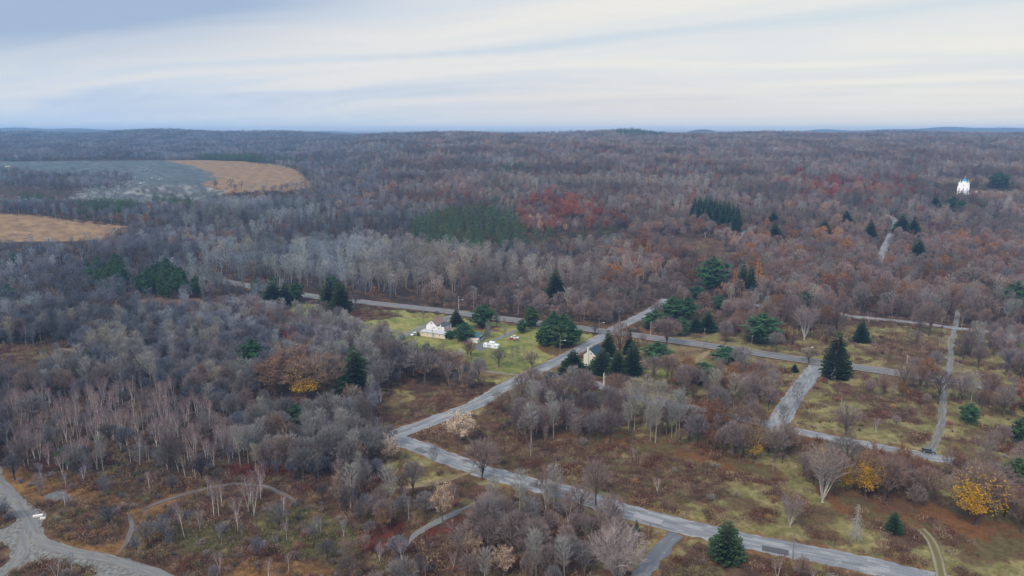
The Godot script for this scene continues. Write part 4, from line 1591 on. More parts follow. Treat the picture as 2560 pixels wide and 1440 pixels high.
func build_digger() -> void:
	var o := thing("haul_truck", "pale haul truck standing on the grey spoil heap", "truck", Vector3(-981.9, 43.56, -1392.2), 0.3)
	var body := paint(0.55, 0.50, 0.40)
	put(o, "chassis", box(8.0, 0.9, 3.2), paint(0.12, 0.12, 0.12), Vector3(0, 1.6, 0))
	put(o, "dump_body", pushed([Vector2(-4.4, 2.1), Vector2(1.6, 2.1), Vector2(2.4, 4.2), Vector2(-4.8, 3.6)], -1.9, 1.9), body)
	put(o, "cab", box(2.0, 2.2, 2.8), body, Vector3(3.2, 3.15, 0))
	put(o, "windscreen", box(0.1, 1.0, 2.2), paint(0.04, 0.05, 0.06, 0.1), Vector3(4.23, 3.5, 0))
	for x in [-2.8, 2.6]:
		for z in [-1.7, 1.7]:
			var w := put(o, "wheel", rod(1.0, 1.0, 0.8, 16), paint(0.03, 0.03, 0.03), Vector3(x, 1.0, z), Vector3(PI / 2, 0, 0))
			put(w, "rim", rod(0.5, 0.5, 0.1, 12), body, Vector3(0, 0.4 * signf(z), 0))


func build_snag() -> void:
	var o := thing("dead_trunk", "pale broken dead trunk standing in front of the yellow house", "tree trunk", Vector3(42.2, 0.00, -306.8))
	taken.append(Vector3(o.position.x, o.position.z, 3.0))
	var s := Shape.new()
	s.tube([Vector3(0, -0.2, 0), Vector3(0.1, 3.0, 0), Vector3(-0.1, 5.5, 0.1), Vector3(0.1, 7.0, 0)], [0.5, 0.4, 0.32, 0.06], 8, Color(0.42, 0.39, 0.35))
	put(o, "trunk", s.mesh(), vertex_paint())
	var t := Shape.new()
	t.tube([Vector3(0.1, 4.0, 0), Vector3(0.9, 5.0, 0.2), Vector3(1.1, 5.9, 0.2)], [0.2, 0.13, 0.03], 6, Color(0.42, 0.39, 0.35))
	put(o, "broken_limb", t.mesh(), vertex_paint())


func build_rocks() -> void:
	var r := RandomNumberGenerator.new()
	r.seed = 12
	for q in rocks:
		var o := MeshInstance3D.new()
		o.name = numbered("boulder")
		var s := Shape.new()
		var rings := []
		for i in 4:
			var ring := []
			for k in 7:
				var a := TAU * k / 7
				ring.append(Vector3(cos(a), 0, sin(a)) * [1.0, 1.05, 0.75, 0.2][i] * r.randf_range(0.75, 1.2) + Vector3(0, [-0.3, 0.35, 0.8, 1.0][i], 0))
			rings.append(ring)
		for i in 3:
			for k in 7:
				s.quad(rings[i][k], rings[i][(k + 1) % 7], rings[i + 1][(k + 1) % 7], rings[i + 1][k], Color.WHITE)
		o.mesh = s.mesh()
		o.material_override = paint(0.52, 0.52, 0.51)
		o.position = on_ground(q.x, q.y)
		o.scale = Vector3(q.z * 1.1, q.z * 0.55, q.z * 0.7)
		tag(o, "pale boulder lying on the grey spoil heap", "boulder", "pale boulders on the grey spoil heap")
		add_child(o)


# ---------------------------------------------------------------- the map: metres, x to the right, z towards the viewer
# surface, label, width, paving, -, centre line
var roads := [
	["road", "wide cracked pale grey street running from the fork to the bottom corner", 8.6, "asphalt", 0, [Vector2(-56.2, -245), Vector2(-48.3, -251.4), Vector2(-34.2, -243), Vector2(-21.5, -232.5), Vector2(-6.9, -222.3), Vector2(6.7, -215), Vector2(19.5, -208.6), Vector2(34.7, -198.3), Vector2(50.1, -189.7), Vector2(60.6, -184.8), Vector2(70.7, -180.1), Vector2(85.4, -174.7), Vector2(99.1, -168.8), Vector2(115.6, -160.6)]],
	["road", "grey street climbing from the fork past the white house lawn to the highway", 8.0, "asphalt", 0, [Vector2(-48.5, -252.1), Vector2(-38.1, -261.1), Vector2(-26.5, -273.2), Vector2(-15.5, -285.4), Vector2(-1.9, -308.9), Vector2(9.7, -325.5), Vector2(22.4, -341.8), Vector2(36.7, -364.1), Vector2(50, -384.3), Vector2(62, -405.1), Vector2(77.6, -426.1), Vector2(95.6, -453.6), Vector2(108.4, -478.6)]],
	["highway", "two lane highway with yellow centre line and dark wheel tracks crossing the valley", 10.2, "highway", 0, [Vector2(-246.4, -545), Vector2(-217.7, -528.1), Vector2(-190.6, -512.1), Vector2(-148.1, -488.7), Vector2(-116.8, -476.2), Vector2(-86.5, -462.4), Vector2(-49.8, -447.2), Vector2(-7.5, -426.1), Vector2(28.9, -409.5), Vector2(56, -395.7), Vector2(81.4, -382.8), Vector2(105.2, -369.9), Vector2(130.7, -355), Vector2(154.4, -341.2), Vector2(169.2, -333.8), Vector2(199.3, -317), Vector2(218.5, -305.8), Vector2(239.2, -291.9), Vector2(252.8, -282.7)]],
	["road", "short pale street running down from the highway beside the tall dark spruce", 8.2, "asphalt", 0, [Vector2(156.3, -339.9), Vector2(143, -320.9), Vector2(131.4, -303.7), Vector2(119.2, -285.4), Vector2(109.1, -268.2), Vector2(103.5, -258.4)]],
	["road", "grey side street between the golden maples and the meadow", 6.4, "asphalt", 0, [Vector2(20.3, -323.7), Vector2(37.3, -311), Vector2(50.1, -297.2), Vector2(65.7, -286.3), Vector2(85, -275.3), Vector2(103.9, -263), Vector2(118.8, -252.8), Vector2(134.4, -244), Vector2(149.1, -235.7), Vector2(161.1, -229.4), Vector2(174.6, -220.6), Vector2(183.6, -214.5)]],
	["lane", "narrow broken lane winding down to the dark parked car", 2.9, "broken", 0, [Vector2(295, -451.5), Vector2(267.1, -409.5), Vector2(241.9, -372.8), Vector2(225.3, -345), Vector2(201.8, -311), Vector2(184.1, -283.1), Vector2(171.7, -263.4), Vector2(161.8, -249.9), Vector2(150.7, -236.4)]],
	["road", "grey street behind the meadow beyond the highway", 6.0, "asphalt", 0, [Vector2(208.6, -445.1), Vector2(213.4, -433), Vector2(229.8, -425.2), Vector2(249.4, -415.8), Vector2(266.2, -403.4), Vector2(294.7, -389.9), Vector2(313.7, -378.9)]],
	["road", "far piece of grey street among brown trees", 5.5, "asphalt", 0, [Vector2(141.1, -473.9), Vector2(155.9, -468.1), Vector2(167.4, -458), Vector2(178.9, -449.3)]],
	["road", "grey road climbing the wooded slope below the church", 6.5, "asphalt", 0, [Vector2(419.5, -789.4), Vector2(417, -764.5), Vector2(398.3, -729.8), Vector2(368.8, -683.5), Vector2(341.8, -640.8), Vector2(312.4, -591.6)]],
	["road", "curved pale track far up the slope below the dark spruces", 6.0, "asphalt", 0, [Vector2(256.6, -742.4), Vector2(242, -720.5), Vector2(226.3, -696.3), Vector2(211.4, -665.3)]],
	["track", "wheel worn track bending through the gravel yard to the bottom edge", 3.6, "drive", 0, [Vector2(-180.8, -223.5), Vector2(-168.6, -213.7), Vector2(-157.8, -204.1), Vector2(-146.2, -192.8), Vector2(-137.6, -183.1), Vector2(-125.8, -177.1), Vector2(-108.4, -172), Vector2(-93.1, -165.3), Vector2(-85.5, -160.3)]],
	["track", "wheel worn track leaving the gravel yard at the lower left", 3.2, "drive", 0, [Vector2(-146.1, -191.6), Vector2(-140.9, -183.1), Vector2(-136.3, -175.2), Vector2(-134.9, -167.9), Vector2(-135.7, -162.8)]],
	["lane", "pale lane curving past the white house from the left", 4.2, "dirt", 0, [Vector2(-193.3, -459.1), Vector2(-166.9, -445.1), Vector2(-148, -434.9), Vector2(-119.1, -422.3), Vector2(-97, -412.2), Vector2(-75.7, -401.6), Vector2(-62.6, -393.2)]],
	["driveway", "grey driveway from the front of the white house up to the highway", 5.0, "drive", 0, [Vector2(-64.9, -371.3), Vector2(-63.6, -384.3), Vector2(-58.5, -396.5), Vector2(-52.5, -409.5), Vector2(-47, -420.5), Vector2(-40.4, -430), Vector2(-35.9, -437)]],
	["driveway", "grey drive leading to the camper", 3.6, "drive", 0, [Vector2(4.3, -403.4), Vector2(-2.3, -391.6), Vector2(-7.9, -383.6), Vector2(-11.6, -376.6)]],
	["lane", "narrow dark side lane leaving the cracked street towards the bottom", 4.6, "dark", 0, [Vector2(48.3, -185), Vector2(44.9, -181.1), Vector2(39.8, -173.9), Vector2(35, -166.7), Vector2(30.8, -159.5)]],
	["path", "grey path between red brush below the cracked street", 2.6, "drive", 0, [Vector2(-12.6, -201.6), Vector2(-17.3, -196.9), Vector2(-23.9, -190.1), Vector2(-28, -185), Vector2(-29.7, -179.3)]],
	["path", "grey trail arching through the birches on the left", 1.8, "trail", 0, [Vector2(-115.3, -196.9), Vector2(-110.7, -204.1), Vector2(-102.1, -210.7), Vector2(-93.1, -214.5), Vector2(-83.6, -213.9), Vector2(-75.4, -209.2), Vector2(-68.3, -203.6)]],
	["path", "trodden straw path curving to the cracked street", 2.4, "straw", 0, [Vector2(-43.4, -211.8), Vector2(-34.4, -212.8), Vector2(-25.4, -215.8), Vector2(-17.7, -220.6), Vector2(-11.8, -224.6)]],
	["path", "pair of pale wheel ruts climbing from the bottom right", 3.0, "tracks", 0, [Vector2(120.7, -187.9), Vector2(120.3, -182.1), Vector2(117.6, -174.3), Vector2(114.4, -167), Vector2(111.8, -161.9)]],
	["path", "stony footpath on the right of the gravel yard", 1.6, "trail", 0, [Vector2(-118.8, -197.3), Vector2(-113.8, -190.5), Vector2(-111, -184.1), Vector2(-109.1, -175.2)]],
	["path", "pale trail at the left edge beneath the dark brush", 3.0, "dirt", 0, [Vector2(-253.1, -315.3), Vector2(-244.1, -318.6), Vector2(-235.7, -323.2), Vector2(-228.9, -329)]],
	["path", "short pale trail among grey trees at the left", 3.4, "dirt", 0, [Vector2(-243.9, -364.1), Vector2(-235.7, -361.2), Vector2(-225.2, -354.3)]],
	["path", "mown brown strip running down from the highway", 4.6, "straw", 0, [Vector2(106.1, -361.2), Vector2(95.8, -346.3), Vector2(86.3, -332.6), Vector2(80.2, -323.2)]],
	["path", "thin pale path along the lower edge of the lawn", 1.8, "dirt", 0, [Vector2(-39, -345), Vector2(-25.9, -333.8), Vector2(-11.7, -326.6), Vector2(3.9, -322), Vector2(13.7, -327.8)]],
	["road", "thin pale road on the slope beside the church", 3.4, "dirt", 0, [Vector2(579.5, -867.5), Vector2(608, -880.7), Vector2(652.8, -901.8), Vector2(706.3, -918.9)]],
]
var yards := [
	["gravel_yard", "grey gravel yard with branching tracks at the lower left", "drive", [Vector2(-186.5, -229.4), Vector2(-179.2, -227.9), Vector2(-169.7, -216.4), Vector2(-159.2, -207.1), Vector2(-148.3, -200.2), Vector2(-142.8, -195), Vector2(-140.2, -188.8), Vector2(-134.4, -183.1), Vector2(-121.3, -177.1), Vector2(-104.1, -172), Vector2(-88.5, -164.4), Vector2(-83.1, -159.5), Vector2(-112.8, -159.5), Vector2(-111, -166.7), Vector2(-115.5, -169.2), Vector2(-126.4, -172.8), Vector2(-131.8, -171), Vector2(-132.8, -165.3), Vector2(-133.3, -161.6), Vector2(-136.8, -158.7), Vector2(-143, -167), Vector2(-137.5, -168.8), Vector2(-137.6, -172.4), Vector2(-142.3, -178.5), Vector2(-147.4, -181.3), Vector2(-153.6, -181.3), Vector2(-155.7, -184.1), Vector2(-151.4, -186.2), Vector2(-149.7, -190.5), Vector2(-152.6, -195), Vector2(-158.6, -200.2), Vector2(-167.5, -203.3)]],
	["gravel_patch", "dark damp gravel patch beside the gravel yard", "dark", [Vector2(-151.4, -207.9), Vector2(-147.8, -210.5), Vector2(-141.5, -207.6), Vector2(-140, -204.1), Vector2(-148.6, -204.6)]],
	["parking_area", "grey paved parking area behind the white house", "drive", [Vector2(-43.7, -420.5), Vector2(-41.5, -431), Vector2(-38.6, -427.1), Vector2(-37.8, -417.7), Vector2(-40.5, -414.9)]],
	["parking_area", "grey paved area between garage and camper", "dark", [Vector2(-18.5, -372.8), Vector2(-15.2, -377.3), Vector2(-10.6, -371.3), Vector2(-12.5, -364.1), Vector2(-17.1, -361.2), Vector2(-21.3, -366.9)]],
	["dirt_yard", "bare grey dirt area below the front lawn", "dirt", [Vector2(-42.6, -349.6), Vector2(-36, -357), Vector2(-25.7, -361.2), Vector2(-25.3, -354.3), Vector2(-34, -346.3), Vector2(-39.9, -343.8)]],
]
# repairs in the road surface: road, x, z, turn, length, width, grey
var patches := [
	["road", 73.8, -176.8, -0.35, 7.0, 2.6, 0.085],
	["road", 8.6, -213.7, -0.46, 6.0, 2.4, 0.11],
	["road", -33.5, -240, -0.69, 5.0, 2.2, 0.12],
	["road", 41.2, -193.2, -0.51, 9.0, 3.0, 0.27],
	["road_001", -7.2, -297.2, 1.04, 6.0, 2.0, 0.12],
	["road_001", -28.2, -270.7, 0.80, 7.0, 2.4, 0.26],
]
# what covers the ground; later ones lie over earlier ones
var ground_zones := [
	["meadow", PackedVector2Array([Vector2(-48.7, -249.2), Vector2(24.4, -341.8), Vector2(60.8, -396.5), Vector2(96.3, -388.3), Vector2(175.3, -414), Vector2(332.1, -396.5), Vector2(167.2, -123.7), Vector2(-31.4, -123.7)])],
	["brush", PackedVector2Array([Vector2(-191.6, -224.9), Vector2(-152.3, -222), Vector2(-108.5, -219.2), Vector2(-86.9, -223.5), Vector2(-51.9, -208.4), Vector2(-17.5, -217.8), Vector2(6.4, -207.1), Vector2(37.9, -188.4), Vector2(18.2, -123.7), Vector2(-147.3, -123.7)])],
	["brush", PackedVector2Array([Vector2(-55.5, -256.5), Vector2(-58.6, -285.4), Vector2(-52.5, -312.6), Vector2(-33.5, -309.9), Vector2(-11.5, -294.8), Vector2(-18.7, -281.8), Vector2(-37, -265)])],
	["meadow", PackedVector2Array([Vector2(-53.4, -283.1), Vector2(-52.9, -303.7), Vector2(-45.2, -300.7), Vector2(-42, -290), Vector2(-48.4, -286.3)])],
	["brush", PackedVector2Array([Vector2(-43.2, -252.8), Vector2(-13.4, -276.6), Vector2(1.8, -307.3), Vector2(22.7, -315.3), Vector2(48.1, -245.7), Vector2(30.7, -226.4), Vector2(2.7, -213.7), Vector2(-26.1, -235.7)])],
	["litter", PackedVector2Array([Vector2(7.8, -254.7), Vector2(31.5, -258.4), Vector2(63.5, -247.5), Vector2(76.2, -239), Vector2(94.7, -225.8), Vector2(91.8, -216.4), Vector2(71.8, -223.5), Vector2(52.1, -235.7), Vector2(32.1, -237.3)])],
	["litter", PackedVector2Array([Vector2(103.9, -258.4), Vector2(118.8, -249.2), Vector2(115.8, -242.3), Vector2(104.2, -251)])],
	["brush", PackedVector2Array([Vector2(101.8, -252.8), Vector2(114.3, -245.7), Vector2(108.6, -235.7), Vector2(99.5, -242.3)])],
	["litter", PackedVector2Array([Vector2(100.8, -213.7), Vector2(132.2, -208.4), Vector2(146.7, -195), Vector2(155, -180.1), Vector2(146.5, -168.8), Vector2(129.1, -175.2), Vector2(115, -190.5), Vector2(98.8, -197.3)])],
	["litter", PackedVector2Array([Vector2(71.2, -287.7), Vector2(108.4, -290), Vector2(105.8, -268.2), Vector2(87.3, -277.4)])],
	["brush", PackedVector2Array([Vector2(16.9, -227.9), Vector2(34.3, -232.5), Vector2(55, -235.7), Vector2(74.1, -222), Vector2(91.7, -217.8), Vector2(89.6, -212.3), Vector2(63.5, -223.5), Vector2(54.8, -209.7), Vector2(36.7, -211)])],
	["brush", PackedVector2Array([Vector2(48.3, -216.4), Vector2(70.1, -217.8), Vector2(69.6, -207.1), Vector2(53, -202.1), Vector2(35.9, -205.8)])],
	["brush", PackedVector2Array([Vector2(106.6, -190.5), Vector2(118.6, -192.8), Vector2(120.8, -182.1), Vector2(107.3, -176.2)])],
	["brush", PackedVector2Array([Vector2(52, -183.1), Vector2(60.4, -172.4), Vector2(106, -161.9), Vector2(76.1, -123.7), Vector2(18.2, -123.7)])],
	["meadow", PackedVector2Array([Vector2(40.3, -176.2), Vector2(48.7, -183.7), Vector2(52.9, -182.1), Vector2(46.1, -172.4)])],
	["lawn", PackedVector2Array([Vector2(-154.9, -448.3), Vector2(-142.2, -468.1), Vector2(-112, -455.8), Vector2(-84, -448.3), Vector2(-48.6, -435.9), Vector2(-12.3, -417.7), Vector2(37.7, -399.9), Vector2(50.2, -385.9), Vector2(34, -358.4), Vector2(20.4, -343.1), Vector2(-1.9, -308.9), Vector2(-16.9, -312.6), Vector2(-31.7, -332.6), Vector2(-57.2, -357), Vector2(-82, -374.3), Vector2(-97.4, -403.4), Vector2(-125.2, -417.7), Vector2(-144.8, -425.2)])],
	["brush", PackedVector2Array([Vector2(-119, -462.4), Vector2(-86.6, -448.3), Vector2(-68.6, -433), Vector2(-93.3, -417.7), Vector2(-104.4, -423.3), Vector2(-129.8, -443.1)])],
	["straw", PackedVector2Array([Vector2(-48.9, -341.8), Vector2(-34, -358.4), Vector2(-18.5, -345), Vector2(-1.9, -320.9), Vector2(-7.5, -312.6), Vector2(-25.4, -326.6)])],
	["green", PackedVector2Array([Vector2(-27.7, -358.4), Vector2(-10.8, -365.5), Vector2(10.3, -345), Vector2(9.8, -329.6), Vector2(-11.9, -331.4), Vector2(-24.4, -341.8)])],
	["litter", PackedVector2Array([Vector2(12, -369.1), Vector2(37.4, -371.3), Vector2(40.4, -358.4), Vector2(25, -350.3), Vector2(14.9, -358.4)])],
	["litter", PackedVector2Array([Vector2(-24.4, -414), Vector2(-9.7, -412.2), Vector2(-7, -396.5), Vector2(-21.1, -398.2)])],
	["straw", PackedVector2Array([Vector2(-66.1, -433), Vector2(-56.4, -437), Vector2(-48.3, -433), Vector2(-55.2, -427.1)])],
	["straw", PackedVector2Array([Vector2(78, -365.5), Vector2(103.6, -364.1), Vector2(88.1, -335.6), Vector2(77.4, -341.8)])],
	["green", PackedVector2Array([Vector2(75.3, -341.8), Vector2(88.5, -337.4), Vector2(78.4, -319.8), Vector2(71.6, -323.7)])],
	["litter", PackedVector2Array([Vector2(39.8, -423.3), Vector2(67.9, -412.2), Vector2(61.8, -403.4), Vector2(34, -412.2)])],
	["litter", PackedVector2Array([Vector2(-61.8, -459.1), Vector2(-20.8, -443.1), Vector2(-10.1, -431), Vector2(-58, -450.4)])],
	["litter", PackedVector2Array([Vector2(74.7, -409.5), Vector2(85, -400.8), Vector2(86.8, -386.7), Vector2(74, -391.6)])],
	["brush", PackedVector2Array([Vector2(24.4, -341.8), Vector2(50.3, -323.7), Vector2(75.1, -297.2), Vector2(50.9, -302.2), Vector2(30.5, -318.1)])],
	["brush", PackedVector2Array([Vector2(198, -380.4), Vector2(238.4, -380.4), Vector2(221.8, -345), Vector2(202.4, -332.6), Vector2(184.8, -345)])],
	["brush", PackedVector2Array([Vector2(148.7, -309.9), Vector2(166, -307.3), Vector2(158.5, -285.4), Vector2(143.4, -290)])],
	["brush", PackedVector2Array([Vector2(152.1, -290), Vector2(169.8, -280.9), Vector2(167, -264.2), Vector2(149.8, -268.2)])],
	["brush", PackedVector2Array([Vector2(-301.8, -369.1), Vector2(-236.2, -369.1), Vector2(-206.1, -323.7), Vector2(-254.5, -307.3)])],
	["red", PackedVector2Array([Vector2(-27.4, -189.4), Vector2(-20.8, -195), Vector2(-15.7, -192.8), Vector2(-16.4, -185.2), Vector2(-25.4, -183.1)])],
	["red", PackedVector2Array([Vector2(-101.1, -227.9), Vector2(-82, -229.4), Vector2(-76.8, -222), Vector2(-92.2, -219.2)])],
	["red", PackedVector2Array([Vector2(-45.6, -185.2), Vector2(-36.3, -192.8), Vector2(-31.1, -190.5), Vector2(-36.1, -178.1), Vector2(-42.1, -174.3)])],
	["olive", PackedVector2Array([Vector2(-78.2, -195), Vector2(-64.9, -199.7), Vector2(-47.9, -190.5), Vector2(-42.5, -176.2), Vector2(-57.1, -172.4), Vector2(-72.5, -182.1)])],
	["olive", PackedVector2Array([Vector2(-98.6, -186.2), Vector2(-86.2, -190.5), Vector2(-74.4, -184.1), Vector2(-79.8, -174.3), Vector2(-92.8, -176.2)])],
	["amber", PackedVector2Array([Vector2(-279.5, -473.9), Vector2(-241.8, -482), Vector2(-197.8, -470.4), Vector2(-181.2, -434.9), Vector2(-218.5, -433), Vector2(-258.2, -445.1)])],
	["amber", PackedVector2Array([Vector2(-186, -224.9), Vector2(-174.2, -227.9), Vector2(-151.5, -216.4), Vector2(-141.8, -207.1), Vector2(-150.5, -202.6), Vector2(-162.1, -208.4)])],
	["amber", PackedVector2Array([Vector2(-144.2, -211), Vector2(-127.5, -209.2), Vector2(-119.9, -199.7), Vector2(-130, -202.1), Vector2(-142.9, -204.6)])],
	["amber", PackedVector2Array([Vector2(-119.6, -199.2), Vector2(-105.5, -212.3), Vector2(-99.6, -211), Vector2(-109.3, -198.5), Vector2(-107.8, -190.5), Vector2(-113.6, -190.1)])],
	["amber", PackedVector2Array([Vector2(-115.7, -179.1), Vector2(-112.7, -184.1), Vector2(-109.1, -175.2), Vector2(-121, -176.6), Vector2(-134.8, -184.1)])],
	["amber", PackedVector2Array([Vector2(-138.7, -188.4), Vector2(-133.7, -184.1), Vector2(-120.8, -178.1), Vector2(-133.5, -182.1)])],
	["meadow", PackedVector2Array([Vector2(-112.6, -188.4), Vector2(-105.4, -190.5), Vector2(-98, -180.1), Vector2(-104.7, -173.3)])],
	["amber", PackedVector2Array([Vector2(-79, -172.4), Vector2(-43.1, -168.8), Vector2(-35.2, -141.3), Vector2(-72.2, -141.3)])],
	["field", PackedVector2Array([Vector2(-665.4, -791.2), Vector2(-581.4, -799.7), Vector2(-535.5, -791.7), Vector2(-453.7, -758.3), Vector2(-407.9, -743.4), Vector2(-399.5, -730.4), Vector2(-400.5, -707.3), Vector2(-415.3, -658.9), Vector2(-488.8, -666.1), Vector2(-575.2, -678)])],
	["straw", PackedVector2Array([Vector2(627.1, -966.4), Vector2(688.2, -964.2), Vector2(660.4, -912.6), Vector2(600.5, -915.9)])],
	["straw", PackedVector2Array([Vector2(644.7, -1072), Vector2(758.4, -1054.2), Vector2(737.3, -1023.7), Vector2(624.6, -1037.3)])],
	["brush", PackedVector2Array([Vector2(140.1, -699.5), Vector2(203.6, -683.5), Vector2(196.8, -621.5), Vector2(163.9, -591.6)])],
	["bank", PackedVector2Array([Vector2(-1250, -1400), Vector2(-900, -1350), Vector2(-700, -1200), Vector2(-640, -1020), Vector2(-480, -995), Vector2(-380, -1010), Vector2(-330, -1100), Vector2(-480, -1300), Vector2(-1250, -1480)])],
	["slag", PackedVector2Array([Vector2(-1200.2, -1355.3), Vector2(-966, -1346.3), Vector2(-851.4, -1320.3), Vector2(-734.6, -1270.9), Vector2(-645.3, -1196.3), Vector2(-575.5, -1093.3), Vector2(-517.7, -1081.6), Vector2(-453.4, -1059), Vector2(-407, -1016.4), Vector2(-365.1, -1011.3), Vector2(-317.9, -1006.3), Vector2(-299.4, -1037.3), Vector2(-307.7, -1093.3), Vector2(-357.8, -1225.1), Vector2(-407.5, -1346.3), Vector2(-481.3, -1482.8), Vector2(-598.3, -1573.7), Vector2(-702.1, -1610.7), Vector2(-830.7, -1598.2), Vector2(-1038.2, -1573.7), Vector2(-1369.5, -1550)])],
	["field", PackedVector2Array([Vector2(-771.2, -1585.9), Vector2(-650, -1451.3), Vector2(-534.9, -1270.9), Vector2(-490.4, -1182.4), Vector2(-475.2, -1093.3), Vector2(-439.7, -1037.3), Vector2(-405, -1011.3), Vector2(-363.3, -1006.3), Vector2(-316.3, -1001.3), Vector2(-296.7, -1032), Vector2(-306.5, -1093.3), Vector2(-357.8, -1225.1), Vector2(-408.7, -1355.3), Vector2(-484.7, -1493.6), Vector2(-602.8, -1585.9), Vector2(-707.6, -1623.4)])],
]
